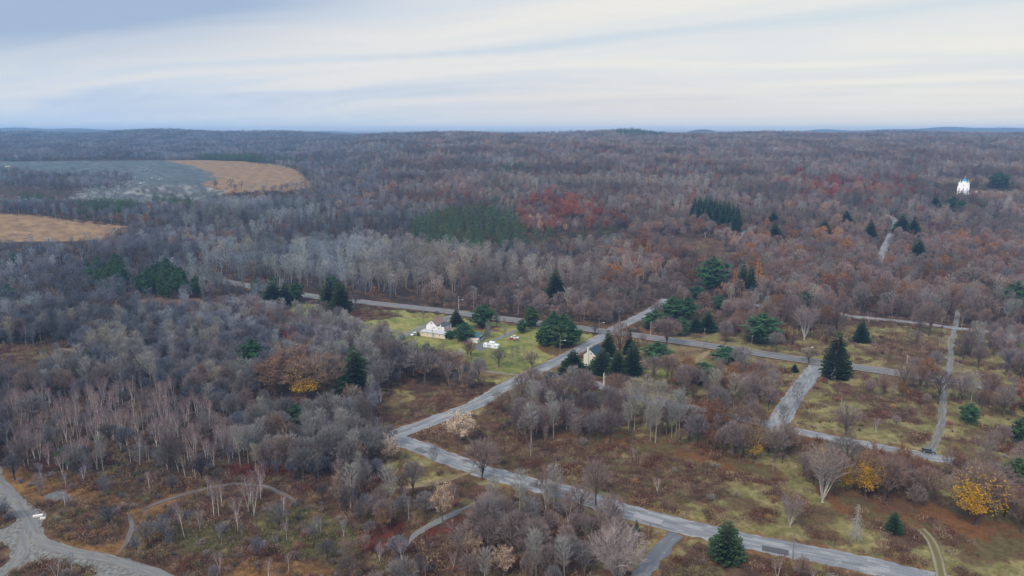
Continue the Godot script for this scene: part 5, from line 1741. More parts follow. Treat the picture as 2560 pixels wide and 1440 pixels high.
# woods and clearings: outline, mix of trees, density, where they stand
var stands := [
	[PackedVector2Array([Vector2(94.6, -754.5), Vector2(351.3, -751.6), Vector2(533, -653.6), Vector2(385.7, -464.7), Vector2(217.7, -453.6), Vector2(172.4, -476.2), Vector2(56.9, -487.6)]), "brown", 1.0, ""],
	[PackedVector2Array([Vector2(-258.6, -493.1), Vector2(-253.2, -610.8), Vector2(-160, -663.8), Vector2(6.9, -598.8), Vector2(43.6, -536.7), Vector2(11.5, -493.2), Vector2(-109.2, -493.2), Vector2(-188, -504.9), Vector2(-204.7, -487.5)]), "pale", 1.0, ""],
	[PackedVector2Array([Vector2(-369.3, -753.5), Vector2(-339, -934.1), Vector2(-201.6, -787.9), Vector2(-241.3, -728.5), Vector2(-322.7, -705)]), "pale", 0.9, ""],
	[PackedVector2Array([Vector2(-11, -975.6), Vector2(127.1, -1026.3), Vector2(326.2, -932.3), Vector2(312.8, -892.7), Vector2(119.3, -961.1), Vector2(-10.4, -923.5)]), "pale", 0.9, ""],
	[PackedVector2Array([Vector2(-8.6, -752.6), Vector2(34.4, -867.2), Vector2(103.2, -868.1), Vector2(121.7, -735.5), Vector2(78.8, -653.6), Vector2(23, -668.3)]), "russet", 1.0, ""],
	[PackedVector2Array([Vector2(416.7, -1028.6), Vector2(597.7, -1041.5), Vector2(505.1, -875.2), Vector2(353.8, -868.5)]), "russet", 0.8, ""],
	[PackedVector2Array([Vector2(-111.2, -715.7), Vector2(-88.1, -773.9), Vector2(-46.3, -815.1), Vector2(-18.2, -801.5), Vector2(13.1, -716.3), Vector2(8, -634.2), Vector2(-35.4, -613.7), Vector2(-99.6, -668.2)]), "pines", 1.0, ""],
	[PackedVector2Array([Vector2(12, -699.5), Vector2(120.2, -726.1), Vector2(111.1, -668.3), Vector2(59.4, -645.8), Vector2(10.9, -634.2)]), "pines", 0.12, ""],
	[PackedVector2Array([Vector2(199.5, -782.9), Vector2(231.3, -782), Vector2(239.5, -738.9), Vector2(223.1, -696.3), Vector2(211.5, -726.1), Vector2(192.6, -750.8)]), "spires", 1.0, ""],
	[PackedVector2Array([Vector2(-988.6, -1187.3), Vector2(-602.7, -1127.5), Vector2(-360, -995.4), Vector2(-339, -934.1), Vector2(-584.9, -954.8), Vector2(-807.9, -963)]), "scrub", 0.8, ""],
	[PackedVector2Array([Vector2(-581.6, -945), Vector2(-500.2, -948.1), Vector2(-415.3, -780.8), Vector2(-484.7, -789.4)]), "pines", 0.8, ""],
	[PackedVector2Array([Vector2(-504.5, -995.4), Vector2(-443.4, -991.1), Vector2(-364.4, -801.6), Vector2(-463.6, -917.5)]), "pines", 0.8, ""],
	[PackedVector2Array([Vector2(-697.6, -1010.7), Vector2(-644.8, -999.1), Vector2(-620.9, -960.5), Vector2(-668.1, -966.1)]), "pines", 0.7, ""],
	[PackedVector2Array([Vector2(-280.4, -504.5), Vector2(-272.7, -534.2), Vector2(-248.3, -535), Vector2(-226.4, -482), Vector2(-224.7, -451.5), Vector2(-253.4, -455.8)]), "pines", 0.45, "in the pine grove by pale poplars"],
	[PackedVector2Array([Vector2(-336.1, -552.1), Vector2(-314.1, -553.9), Vector2(-287.9, -510.3), Vector2(-308.7, -507.8)]), "pines", 0.8, ""],
	[PackedVector2Array([Vector2(-797.7, -1830.5), Vector2(-537.4, -1602.3), Vector2(-433.9, -1520.2), Vector2(-427.7, -1468.3), Vector2(-681.1, -1561.8)]), "pines", 0.7, ""],
	[PackedVector2Array([Vector2(-31.9, -1185.8), Vector2(26.5, -1182.4), Vector2(25.6, -1141.8), Vector2(-25.7, -1143.9)]), "pines", 0.9, ""],
	[PackedVector2Array([Vector2(339, -2349.6), Vector2(485, -2300.1), Vector2(1385.1, -6573.9), Vector2(372.7, -2585.2)]), "pines", 1.0, ""],
	[PackedVector2Array([Vector2(-48.7, -249.2), Vector2(24.4, -341.8), Vector2(60.8, -396.5), Vector2(96.3, -388.3), Vector2(175.3, -414), Vector2(332.1, -396.5), Vector2(167.2, -123.7), Vector2(-31.4, -123.7)]), "scrub", 0.09, ""],
	[PackedVector2Array([Vector2(-190.4, -223.5), Vector2(-151.4, -220.6), Vector2(-108.1, -218.3), Vector2(-86.7, -222.9), Vector2(-51.7, -207.6), Vector2(-17.5, -216.9), Vector2(6.4, -206.3), Vector2(37.6, -186.2), Vector2(18.2, -123.7), Vector2(-147.3, -123.7)]), "scrub", 0.7, "in the brown scrub beside the gravel yard"],
	[PackedVector2Array([Vector2(-55.5, -256.5), Vector2(-58.6, -285.4), Vector2(-52.5, -312.6), Vector2(-33.5, -309.9), Vector2(-11.5, -294.8), Vector2(-18.7, -281.8), Vector2(-37, -265)]), "scrub", 0.04, ""],
	[PackedVector2Array([Vector2(-171.8, -459.1), Vector2(-145.3, -478.6), Vector2(-114.1, -464.7), Vector2(-85.3, -455.8), Vector2(-49.1, -441), Vector2(-12.4, -421.4), Vector2(38, -403.4), Vector2(50.2, -385.9), Vector2(34, -358.4), Vector2(20.4, -343.1), Vector2(-1.9, -308.9), Vector2(-16.9, -312.6), Vector2(-31.7, -332.6), Vector2(-56.4, -351.6), Vector2(-81.7, -372.8), Vector2(-97.4, -403.4), Vector2(-125.2, -417.7), Vector2(-157.5, -433)]), "scrub", 0.0, ""],
	[PackedVector2Array([Vector2(-299, -365.5), Vector2(-234, -365.5), Vector2(-206.1, -323.7), Vector2(-254.5, -307.3)]), "scrub", 0.12, ""],
	[PackedVector2Array([Vector2(-279.5, -473.9), Vector2(-241.8, -482), Vector2(-197.8, -470.4), Vector2(-183.5, -441), Vector2(-220.4, -437), Vector2(-259.3, -447.2)]), "scrub", 0.03, ""],
	[PackedVector2Array([Vector2(93.4, -536.7), Vector2(153.1, -550.5), Vector2(141.2, -464.7), Vector2(94.5, -423.3), Vector2(85, -453.6)]), "brown", 0.25, ""],
	[PackedVector2Array([Vector2(-115.3, -482), Vector2(-8, -453.6), Vector2(39.8, -423.3), Vector2(40.6, -433), Vector2(-8.2, -470.4), Vector2(-109.2, -493.2)]), "brown", 0.35, ""],
	[PackedVector2Array([Vector2(-703.9, -783.6), Vector2(-577.5, -793.9), Vector2(-531.9, -786), Vector2(-451.7, -754.9), Vector2(-402.9, -736.9), Vector2(-382.6, -704), Vector2(-360.5, -603.5), Vector2(-400.4, -590.1), Vector2(-435, -591.1), Vector2(-572.4, -630.1)]), "scrub", 0.0, ""],
	[PackedVector2Array([Vector2(-1326.1, -1406.9), Vector2(-957.5, -1334), Vector2(-728.9, -1260.8), Vector2(-638.5, -1183.4), Vector2(-573.9, -1090.2), Vector2(-451.7, -1054.8), Vector2(-365.1, -1011.3), Vector2(-299.4, -1037.3), Vector2(-304.7, -1082.2), Vector2(-407.5, -1346.3), Vector2(-598.3, -1573.7), Vector2(-865.6, -1665.3), Vector2(-1468, -1562.6)]), "scrub", 0.0, ""],
	[PackedVector2Array([Vector2(-1342.8, -1425.3), Vector2(-722.5, -1249), Vector2(-610.8, -1143.2), Vector2(-687.7, -1088.2), Vector2(-1192.1, -1261.7)]), "wood", 0.9, ""],
	[PackedVector2Array([Vector2(-657.2, -1077.9), Vector2(-572.3, -1086.8), Vector2(-450.5, -1051.9), Vector2(-409.8, -1008.5), Vector2(-461.8, -1020.4), Vector2(-540.8, -1005.6)]), "scrub", 0.1, ""],
	[PackedVector2Array([Vector2(586.8, -991.5), Vector2(648, -991), Vector2(703.6, -974.7), Vector2(645.1, -890.8), Vector2(585.4, -892.2), Vector2(536, -885.7)]), "scrub", 0.04, ""],
	[PackedVector2Array([Vector2(643.5, -1080.4), Vector2(763.2, -1061.1), Vector2(735.4, -1020.8), Vector2(617, -1034.3)]), "scrub", 0.1, ""],
	[PackedVector2Array([Vector2(137.7, -708.1), Vector2(209.8, -691.4), Vector2(195.7, -606.2), Vector2(160.2, -577.7)]), "scrub", 0.15, ""],
	[PackedVector2Array([Vector2(205.8, -433), Vector2(268.6, -423.3), Vector2(218.3, -332.6), Vector2(177.1, -341.8)]), "scrub", 0.1, "on the brown brush beyond the highway"],
	[PackedVector2Array([Vector2(102.3, -487.6), Vector2(144.6, -476.2), Vector2(208.6, -428.1), Vector2(189.9, -392.4), Vector2(156, -365.5), Vector2(109, -384.3), Vector2(82, -409.5)]), "brown", 0.42, "on the lots just beyond the highway"],
	[PackedVector2Array([Vector2(62.1, -414), Vector2(100, -462.4), Vector2(122.1, -453.6), Vector2(137.2, -433), Vector2(117, -380.4), Vector2(77.2, -384.3)]), "brown", 0.12, "around the pines beyond the crossing"],
	[PackedVector2Array([Vector2(-230.9, -285.4), Vector2(-193.2, -297.2), Vector2(-150.9, -294.8), Vector2(-109.2, -264.2), Vector2(-92, -242.3), Vector2(-94.7, -225.8), Vector2(-116.8, -222.3), Vector2(-154.5, -221.2), Vector2(-196.4, -239)]), "birches", 1.0, "in the birch thicket above the gravel yard"],
	[PackedVector2Array([Vector2(-149.8, -292.4), Vector2(-117.1, -309.9), Vector2(-71.5, -297.2), Vector2(-64.3, -268.2), Vector2(-53, -229.4), Vector2(-46.8, -219.2), Vector2(-36.1, -215.6), Vector2(-52.3, -210.2), Vector2(-86.4, -225.8), Vector2(-108, -261.1)]), "grey", 1.0, "in the grey thicket left of the fork"],
	[PackedVector2Array([Vector2(-229.8, -358.4), Vector2(-175.5, -380.4), Vector2(-92.2, -380.4), Vector2(-68.5, -299.7), Vector2(-117.1, -309.9), Vector2(-150.9, -294.8), Vector2(-184.2, -297.2)]), "wood", 1.0, "in the brown wood around the russet maple"],
	[PackedVector2Array([Vector2(-63.8, -358.4), Vector2(-40, -335.6), Vector2(-13, -309.9), Vector2(-14.3, -297.2), Vector2(-33.5, -309.9), Vector2(-54.8, -315.3), Vector2(-61.2, -290), Vector2(-72.9, -320.9)]), "grey", 1.0, "in the thicket below the white house lawn"],
	[PackedVector2Array([Vector2(-10.4, -264.2), Vector2(1.7, -290), Vector2(12.9, -305.8), Vector2(28.9, -300.7), Vector2(49.8, -284.5), Vector2(48.5, -256.5), Vector2(29.5, -240.6), Vector2(1.5, -247.5)]), "grey", 0.75, "in the grey stand between the two streets"],
	[PackedVector2Array([Vector2(49.2, -270.3), Vector2(68.4, -268.2), Vector2(66, -245), Vector2(46.7, -246.4)]), "pale", 0.6, "in the pale poplar stand between two streets"],
	[PackedVector2Array([Vector2(68.4, -268.2), Vector2(85.2, -270.3), Vector2(101.6, -256.5), Vector2(98, -232.5), Vector2(87.1, -227.9), Vector2(69.9, -237.3), Vector2(63, -245)]), "brown", 1.0, "in the brown wood right of the poplar stand"],
	[PackedVector2Array([Vector2(-17.6, -186.2), Vector2(-8.9, -203.3), Vector2(6.4, -204.6), Vector2(24.6, -196.2), Vector2(33.2, -188.4), Vector2(34, -172.4), Vector2(25.3, -157.1), Vector2(-10.1, -157.1), Vector2(-13.2, -172.4)]), "grey", 0.8, "in the thicket below the cracked street"],
	[PackedVector2Array([Vector2(-99, -195), Vector2(-94.7, -211.8), Vector2(-72.3, -211.8), Vector2(-65.5, -197.3), Vector2(-77.1, -185.2), Vector2(-90.7, -184.1)]), "birches", 0.5, "along the arching grey trail"],
	[PackedVector2Array([Vector2(-77.4, -192.8), Vector2(-65.3, -200.9), Vector2(-51.6, -207.1), Vector2(-33, -195), Vector2(-26.3, -172.4), Vector2(-33.9, -165.3), Vector2(-57.1, -172.4)]), "scrub", 1.0, "in the dense scrub between trail and red brush"],
	[PackedVector2Array([Vector2(-54.7, -215), Vector2(-33.1, -213.7), Vector2(-26.9, -195), Vector2(-41.5, -188.4), Vector2(-53.7, -199.7)]), "grey", 0.6, "in the thicket above the red brush"],
	[PackedVector2Array([Vector2(93.8, -223.5), Vector2(115.2, -227.9), Vector2(139.9, -222), Vector2(154.7, -207.1), Vector2(164.6, -192.8), Vector2(157.3, -183.1), Vector2(138.5, -186.2), Vector2(122.1, -201.6), Vector2(105.7, -207.1), Vector2(94.4, -211)]), "brown", 0.62, "beside the golden maples"],
	[PackedVector2Array([Vector2(76.2, -318.1), Vector2(95.6, -312.6), Vector2(118.1, -318.1), Vector2(119.8, -290), Vector2(106.6, -268.2), Vector2(87.7, -278.7), Vector2(71.7, -290)]), "brown", 0.75, "in the brown wood below the highway"],
	[PackedVector2Array([Vector2(166.8, -312.6), Vector2(209.9, -312.6), Vector2(209.5, -294.8), Vector2(191.6, -283.1), Vector2(158, -287.7)]), "brown", 0.22, "beneath the highway near the narrow lane"],
	[PackedVector2Array([Vector2(251.9, -380.4), Vector2(305.9, -380.4), Vector2(250.9, -307.3), Vector2(220.6, -323.7)]), "grey", 0.5, "in the grey thicket right of the narrow lane"],
	[PackedVector2Array([Vector2(195.9, -290), Vector2(237.8, -290), Vector2(218.4, -264.2), Vector2(191.5, -272.3)]), "brown", 0.6, "on orange litter right of the narrow lane"],
	[PackedVector2Array([Vector2(-112.7, -297.2), Vector2(-88.8, -288.6), Vector2(-71.5, -297.2), Vector2(-66.5, -274.4), Vector2(-85.2, -270.3), Vector2(-107.1, -276.6)]), "scrub", 0.35, "below the big brown maples"],
	[PackedVector2Array([Vector2(160.2, -232.5), Vector2(187.7, -223.5), Vector2(168, -197.3), Vector2(152.9, -216.4)]), "grey", 0.8, "in the right thicket below the side street"],
]
# trees that stand out: name, family, x, z, height, width, tint, label, category
var listed_trees := [
	["spruce_tree", "spruce", 58.9, -173.2, 11.9, 10.8, Color(1, 1, 1), "dark green spruce at the edge of the cracked street, lowest spruce of all", "tree", ""],
	["spruce_tree", "spruce", 111.9, -186.2, 7, 5.3, Color(0.9, 1.05, 1.3), "small bluish spruce in the meadow left of the wheel ruts", "tree", ""],
	["spruce_tree", "dead_spruce", 99.1, -182.9, 11.2, 5.3, Color(0.75, 0.78, 0.72), "small grey bare conifer in the meadow near the golden maples", "tree", ""],
	["spruce_tree", "spruce", 36.1, -184.6, 5.2, 2.5, Color(0.9, 1.05, 1.3), "tiny dark spruce at the corner of the narrow dark lane", "tree", ""],
	["spruce_tree", "spruce", 154.6, -319.8, 24.2, 14.6, Color(1.0, 0.85, 0.7), "tall dark spruce beside the highway and the short pale street", "tree", ""],
	["spruce_tree", "dead_spruce", 153.1, -318.6, 14.3, 8.4, Color(1, 1, 1), "grey dead spruce standing before the tall dark spruce", "tree", ""],
	["pine_tree", "pine", 138.7, -375.1, 17, 19.4, Color(1, 1, 1), "broad green pine just beyond the highway, behind a pole", "tree", ""],
	["pine_tree", "pine", 89, -311, 10.4, 13, Color(1, 1, 1), "green pine at the left edge of the brown wood below the highway", "tree", ""],
	["pine_tree", "pine", 109.3, -341.2, 8.1, 14.6, Color(0.75, 0.85, 0.9), "low dark pine behind a bare tree at the highway edge", "tree", ""],
	["spruce_tree", "spruce", 43.9, -326.6, 12.6, 14.4, Color(1, 1, 1), "dark spruce in front of the yellow house, right of its chimney", "tree", ""],
	["spruce_tree", "spruce", 50.3, -319.8, 14, 11.6, Color(1.0, 0.85, 0.7), "olive spruce between the yellow house and the grey tree, foremost of the clump", "tree", ""],
	["spruce_tree", "spruce", 57.8, -322, 18.1, 10.7, Color(1, 1, 1), "deep green spruce at the right end of the yellow house clump", "tree", ""],
	["spruce_tree", "spruce", 49.5, -346.3, 16.3, 10.3, Color(1.0, 0.85, 0.7), "spruce behind the yellow house on its highway side", "tree", ""],
	["spruce_tree", "spruce", 61.4, -355, 16, 6.1, Color(1, 1, 1), "slim spruce rising behind the reddish tree by the crossing", "tree", ""],
	["spruce_tree", "weeping_spruce", 29.5, -324.3, 12.6, 18.4, Color(1, 1, 1), "broad dark drooping spruce hiding the left of the yellow house", "tree", ""],
	["pine_tree", "pine", 72.9, -339.9, 11.2, 13.6, Color(1, 1, 1), "rounded green pine right of the yellow house", "tree", ""],
	["bare_tree", "broad", 55.9, -348.3, 19.1, 10.4, Color(1.05, 0.74, 0.66), "reddish brown bare tree crowded by spruces near the crossing", "tree", ""],
	["pine_tree", "pine", 19.4, -371.3, 15.2, 9.9, Color(1, 1, 1), "pine at the left of the lawn pine clump beside the crossing", "tree", ""],
	["pine_tree", "pine", 22.8, -374.3, 18.7, 9.9, Color(0.75, 0.85, 0.9), "tallest pine at the back of the lawn pine clump", "tree", ""],
	["pine_tree", "pine", 28.4, -374.3, 17.8, 9.9, Color(1, 1, 1), "second tall pine at the back of the lawn pine clump", "tree", ""],
	["pine_tree", "pine", 25.7, -366.9, 13.5, 12.2, Color(1.0, 0.85, 0.7), "broad olive pine at the front of the lawn pine clump", "tree", ""],
	["pine_tree", "pine", 31.7, -368.4, 14.5, 10.8, Color(0.75, 0.85, 0.9), "dark pine at the right of the lawn pine clump nearest the street", "tree", ""],
	["pine_tree", "pine", 16.4, -368.4, 11.5, 7.3, Color(1, 1, 1), "smallest pine at the left edge of the lawn pine clump", "tree", ""],
	["pine_tree", "pine", 11.4, -403.4, 14.2, 8.5, Color(1.0, 0.85, 0.7), "thin pine between the highway and the lawn pine clump", "tree", ""],
	["pine_tree", "pine", 5.8, -394.9, 8.2, 6.3, Color(0.9, 1.05, 1.3), "small bluish pine beside the drive to the camper", "tree", ""],
	["spruce_tree", "spruce", 29.9, -473.9, 23.7, 16.8, Color(1.0, 0.85, 0.7), "ragged tall spruce in the brown wood beyond the highway", "tree", ""],
	["pine_tree", "pine", -16.9, -405.1, 14.7, 13.9, Color(0.75, 0.85, 0.9), "large blue green pine by the highway behind the white house lawn", "tree", ""],
	["spruce_tree", "spruce", -33.6, -410.4, 11, 10.2, Color(1.0, 0.85, 0.7), "slim spruce between the white house and the highway", "tree", ""],
	["pine_tree", "pine", -26.7, -378.9, 10.7, 11, Color(0.75, 0.85, 0.9), "dark flat topped pine between the white house and the garage", "tree", ""],
	["pine_tree", "pine", -35.1, -383.6, 4.7, 6.6, Color(0.9, 1.05, 1.3), "low bluish pine against the end of the cream wing", "tree", ""],
	["pine_tree", "pine", -14.1, -384.3, 5.4, 4.1, Color(1, 1, 1), "small dark pine behind the garage", "tree", ""],
	["spruce_tree", "spruce", -119.4, -447.2, 23.5, 15.9, Color(1, 1, 1), "left spruce of the tall pair beside the highway", "tree", ""],
	["spruce_tree", "spruce", -110.4, -441, 23.2, 15.7, Color(1.0, 0.85, 0.7), "right spruce of the tall pair beside the highway", "tree", ""],
	["spruce_tree", "spruce", -158.2, -453.6, 19.5, 18.2, Color(0.75, 0.85, 0.9), "dark spruce at the left of the group of three by the highway", "tree", ""],
	["spruce_tree", "spruce", -150.7, -455.8, 18, 14.8, Color(0.75, 0.85, 0.9), "middle dark spruce of the group of three by the highway", "tree", ""],
	["pine_tree", "pine", -148.2, -471.6, 14.6, 10.5, Color(0.75, 0.85, 0.9), "pine at the right of the group of three by the highway", "tree", ""],
	["pine_tree", "pine", -183.9, -493.2, 10.9, 7.7, Color(0.9, 1.05, 1.3), "small dark pine left of the group of three by the highway", "tree", ""],
	["spruce_tree", "spruce", -70.5, -300.7, 22.6, 17.2, Color(1, 1, 1), "big dark spruce below the lawn, between bare trees", "tree", ""],
	["pine_tree", "pine", -128.1, -330.2, 15.6, 12.4, Color(0.75, 0.85, 0.9), "dark round pine standing alone in the left wood", "tree", ""],
	["pine_tree", "pine", -157.6, -229.4, 6.7, 6.3, Color(1.0, 0.85, 0.7), "small green pine below the birch thicket", "tree", ""],
	["pine_tree", "pine", -86.7, -264.2, 8.5, 8.3, Color(0.75, 0.85, 0.9), "dark evergreen almost hidden in the dense grey thicket", "tree", ""],
	["pine_tree", "pine", 84, -401.6, 12, 13.3, Color(1, 1, 1), "bushy pine right of the street beyond the crossing", "tree", ""],
	["pine_tree", "pine", 100.3, -427.1, 14.4, 13.5, Color(1, 1, 1), "tall green pine left of the pair beyond the crossing", "tree", ""],
	["pine_tree", "pine", 109.3, -427.1, 13.9, 11.8, Color(0.75, 0.85, 0.9), "tall dark pine right of the pair beyond the crossing", "tree", ""],
	["pine_tree", "pine", 97.2, -388.3, 11.9, 7.7, Color(0.9, 1.05, 1.3), "small pale green pine behind the round bare tree", "tree", ""],
	["spruce_tree", "spruce", 114.6, -398.2, 13.1, 11.8, Color(0.9, 1.05, 1.3), "blue spruce just beyond the highway, left of the broad pine", "tree", ""],
	["spruce_tree", "spruce", 107.5, -398.2, 9.7, 8.7, Color(0.75, 0.85, 0.9), "small dark spruce beside the blue spruce", "tree", ""],
	["pine_tree", "pine", 130.2, -483.1, 8.7, 12, Color(0.75, 0.85, 0.9), "low dark pine beyond the pair of tall pines", "tree", ""],
	["pine_tree", "pine", 135.8, -449.3, 10.3, 7.7, Color(0.9, 1.05, 1.3), "small dark pine beside the far piece of street", "tree", ""],
	["pine_tree", "pine", 147.9, -508.6, 24.6, 19.9, Color(0.9, 1.05, 1.3), "big round blue green pine on the brown slope", "tree", ""],
	["spruce_tree", "spruce", 164.5, -491, 25.3, 11.3, Color(1, 1, 1), "left spire of the twin spruces beside the yellow larch", "tree", ""],
	["spruce_tree", "spruce", 168.9, -487.6, 24.3, 10.5, Color(1, 1, 1), "right spire of the twin spruces beside the yellow larch", "tree", ""],
	["larch_tree", "larch", 184.1, -516, 23.1, 7.8, Color(0.650, 0.312, 0.026), "bright yellow larch behind the twin spruces", "tree", ""],
	["larch_tree", "larch", 164.5, -508.6, 18.7, 4.7, Color(0.598, 0.273, 0.052), "thin orange larch left of the twin spruces", "tree", ""],
	["spruce_tree", "spruce", 255.4, -680.4, 18, 18.5, Color(0.75, 0.85, 0.9), "lower dark spruce of two on the far brown slope", "tree", ""],
	["spruce_tree", "spruce", 276.4, -742.1, 16.9, 16.8, Color(0.75, 0.85, 0.9), "upper dark spruce of two on the far brown slope", "tree", ""],
	["spruce_tree", "spruce", 314.6, -706.2, 16.2, 14.9, Color(0.75, 0.85, 0.9), "dark spruce on the slope left of the church road", "tree", ""],
	["spruce_tree", "spruce", 353.2, -742.6, 17.4, 17.9, Color(0.75, 0.85, 0.9), "dark broad spruce halfway up to the church", "tree", ""],
	["spruce_tree", "spruce", 348.2, -680.4, 22.7, 14.4, Color(0.75, 0.85, 0.9), "tall spruce just left of the church road", "tree", ""],
	["spruce_tree", "spruce", 386.8, -736.9, 11.8, 10, Color(0.75, 0.85, 0.9), "small spruce at the top bend of the church road", "tree", ""],
	["spruce_tree", "spruce", 393.7, -707.8, 21.5, 21.4, Color(0.9, 1.05, 1.3), "large spruce right of the church road", "tree", ""],
	["spruce_tree", "spruce", 397.5, -693, 22.2, 16.8, Color(1.0, 0.85, 0.7), "olive spruce beside the large spruce right of the church road", "tree", ""],
	["spruce_tree", "spruce", 349.9, -598.8, 21.9, 17.3, Color(0.75, 0.85, 0.9), "dark spruce below the church road, right side", "tree", ""],
	["spruce_tree", "spruce", 492.1, -820.8, 15.8, 14.8, Color(0.75, 0.85, 0.9), "dark spruce on the slope left below the church", "tree", ""],
	["pine_tree", "pine", 504.3, -808.9, 17.4, 14.4, Color(0.75, 0.85, 0.9), "dark pine directly below the church", "tree", ""],
	["pine_tree", "pine", 515.5, -809.3, 12.8, 10.3, Color(0.75, 0.85, 0.9), "small dark pine directly below the church, right one", "tree", ""],
	["pine_tree", "pine", 679.1, -991.8, 22.6, 27.5, Color(0.75, 0.85, 0.9), "dark broad evergreen on the hill right of the church", "tree", ""],
	["pine_tree", "pine", 373.2, -591.6, 9, 9.9, Color(0.75, 0.85, 0.9), "lone dark pine on the right slope", "tree", ""],
	["pine_tree", "pine", 332, -451.5, 18.9, 14.8, Color(1, 1, 1), "rounded green pine at the right edge beyond the highway", "tree", ""],
	["spruce_tree", "spruce", 194.7, -377.3, 13.4, 10, Color(0.9, 1.05, 1.3), "small blue green spruce on the brown brush beyond the highway", "tree", ""],
	["pine_tree", "pine", 195.6, -458, 10.4, 9, Color(1.0, 0.85, 0.7), "olive pine among brown trees beyond the highway", "tree", ""],
	["pine_tree", "pine", 183.2, -264.2, 8.9, 7.2, Color(1, 1, 1), "small green pine on the meadow right of the narrow lane", "tree", ""],
	["pine_tree", "pine", 163.4, -209.2, 12.3, 9.3, Color(1.0, 0.85, 0.7), "olive pine at the right edge near the golden maples", "tree", ""],
	["pine_tree", "pine", 191.8, -245.7, 11.2, 8.4, Color(1.0, 0.85, 0.7), "olive pine at the right edge of the meadow", "tree", ""],
	["shrub", "pine", -61.4, -380.4, 3.3, 3, Color(0.9, 1.05, 1.3), "round clipped evergreen bush beside the driveway", "shrub", ""],
	["shrub", "larch", -53.7, -388.3, 3.3, 2.1, Color(0.13, 0.05, 0.035), "reddish brown pointed bush by the white car", "shrub", ""],
	["spruce_tree", "spruce", 137.8, -326.6, 4.5, 4.1, Color(1.0, 0.85, 0.7), "small olive evergreen beside the gnarled tree at the highway", "tree", ""],
	["pine_tree", "pine", -10.4, -598.8, 8, 11.6, Color(0.9, 1.05, 1.3), "dark green pine among the pale poplars beyond the highway", "tree", ""],
	["spruce_tree", "spruce", 201.2, -777.1, 24.7, 12.8, Color(0.75, 0.85, 0.9), "tall dark spruce in the dense spruce grove above the curved pale track", "tree", "tall dark spruces of the grove above the curved pale track"],
	["spruce_tree", "spruce", 208.4, -782.7, 25.3, 12.9, Color(0.75, 0.85, 0.9), "tall dark spruce in the dense spruce grove above the curved pale track", "tree", "tall dark spruces of the grove above the curved pale track"],
	["spruce_tree", "spruce", 211.1, -769.3, 28.8, 12.7, Color(0.75, 0.85, 0.9), "tall dark spruce in the dense spruce grove above the curved pale track", "tree", "tall dark spruces of the grove above the curved pale track"],
	["spruce_tree", "spruce", 218.8, -776.7, 26.8, 12.8, Color(0.75, 0.85, 0.9), "tall dark spruce in the dense spruce grove above the curved pale track", "tree", "tall dark spruces of the grove above the curved pale track"],
	["spruce_tree", "spruce", 219.5, -761.6, 28.5, 12.6, Color(0.75, 0.85, 0.9), "tall dark spruce in the dense spruce grove above the curved pale track", "tree", "tall dark spruces of the grove above the curved pale track"],
	["spruce_tree", "spruce", 226.4, -769, 23.6, 12.7, Color(0.75, 0.85, 0.9), "tall dark spruce in the dense spruce grove above the curved pale track", "tree", "tall dark spruces of the grove above the curved pale track"],
	["spruce_tree", "spruce", 226.9, -754.1, 27.4, 12.5, Color(0.75, 0.85, 0.9), "tall dark spruce in the dense spruce grove above the curved pale track", "tree", "tall dark spruces of the grove above the curved pale track"],
	["spruce_tree", "spruce", 227.9, -742.8, 28.7, 12.3, Color(0.75, 0.85, 0.9), "tall dark spruce in the dense spruce grove above the curved pale track", "tree", "tall dark spruces of the grove above the curved pale track"],
	["spruce_tree", "spruce", 229.7, -731.6, 29.1, 12.1, Color(0.75, 0.85, 0.9), "tall dark spruce in the dense spruce grove above the curved pale track", "tree", "tall dark spruces of the grove above the curved pale track"],
	["spruce_tree", "spruce", 229.4, -717, 31.1, 11.9, Color(0.75, 0.85, 0.9), "tall dark spruce in the dense spruce grove above the curved pale track", "tree", "tall dark spruces of the grove above the curved pale track"],
	["spruce_tree", "spruce", 220, -709.9, 26, 11.8, Color(0.75, 0.85, 0.9), "tall dark spruce in the dense spruce grove above the curved pale track", "tree", "tall dark spruces of the grove above the curved pale track"],
	["spruce_tree", "spruce", 221.5, -696.3, 30.6, 11.6, Color(0.75, 0.85, 0.9), "tall dark spruce in the dense spruce grove above the curved pale track", "tree", "tall dark spruces of the grove above the curved pale track"],
	["spruce_tree", "spruce", 218.6, -727.9, 25.7, 12.1, Color(0.75, 0.85, 0.9), "tall dark spruce in the dense spruce grove above the curved pale track", "tree", "tall dark spruces of the grove above the curved pale track"],
	["spruce_tree", "spruce", 216.1, -742.9, 25.8, 12.3, Color(0.75, 0.85, 0.9), "tall dark spruce in the dense spruce grove above the curved pale track", "tree", "tall dark spruces of the grove above the curved pale track"],
	["spruce_tree", "spruce", 209.8, -754.3, 23.6, 12.5, Color(0.75, 0.85, 0.9), "tall dark spruce in the dense spruce grove above the curved pale track", "tree", "tall dark spruces of the grove above the curved pale track"],
	["spruce_tree", "spruce", 201.8, -761.9, 20.8, 12.6, Color(0.75, 0.85, 0.9), "tall dark spruce in the dense spruce grove above the curved pale track", "tree", "tall dark spruces of the grove above the curved pale track"],
	["oak_tree", "leafy", -19.4, -244.3, 12.8, 12.3, Color(0.80, 0.64, 0.50), "pale tan oak in the corner of the road fork", "tree", ""],
	["oak_tree", "leafy", -43.1, -230.1, 10.1, 7.1, Color(0.66, 0.54, 0.46), "pale tan tree on the near side of the road fork", "tree", ""],
	["oak_tree", "leafy", -20.8, -191.4, 12.4, 7, Color(0.66, 0.49, 0.36), "tan oak beside the path and the red brush", "tree", ""],
	["oak_tree", "leafy", -11, -172.4, 7.9, 5.7, Color(0.66, 0.49, 0.36), "tan leaved tree at the left of the bottom thicket", "tree", ""],
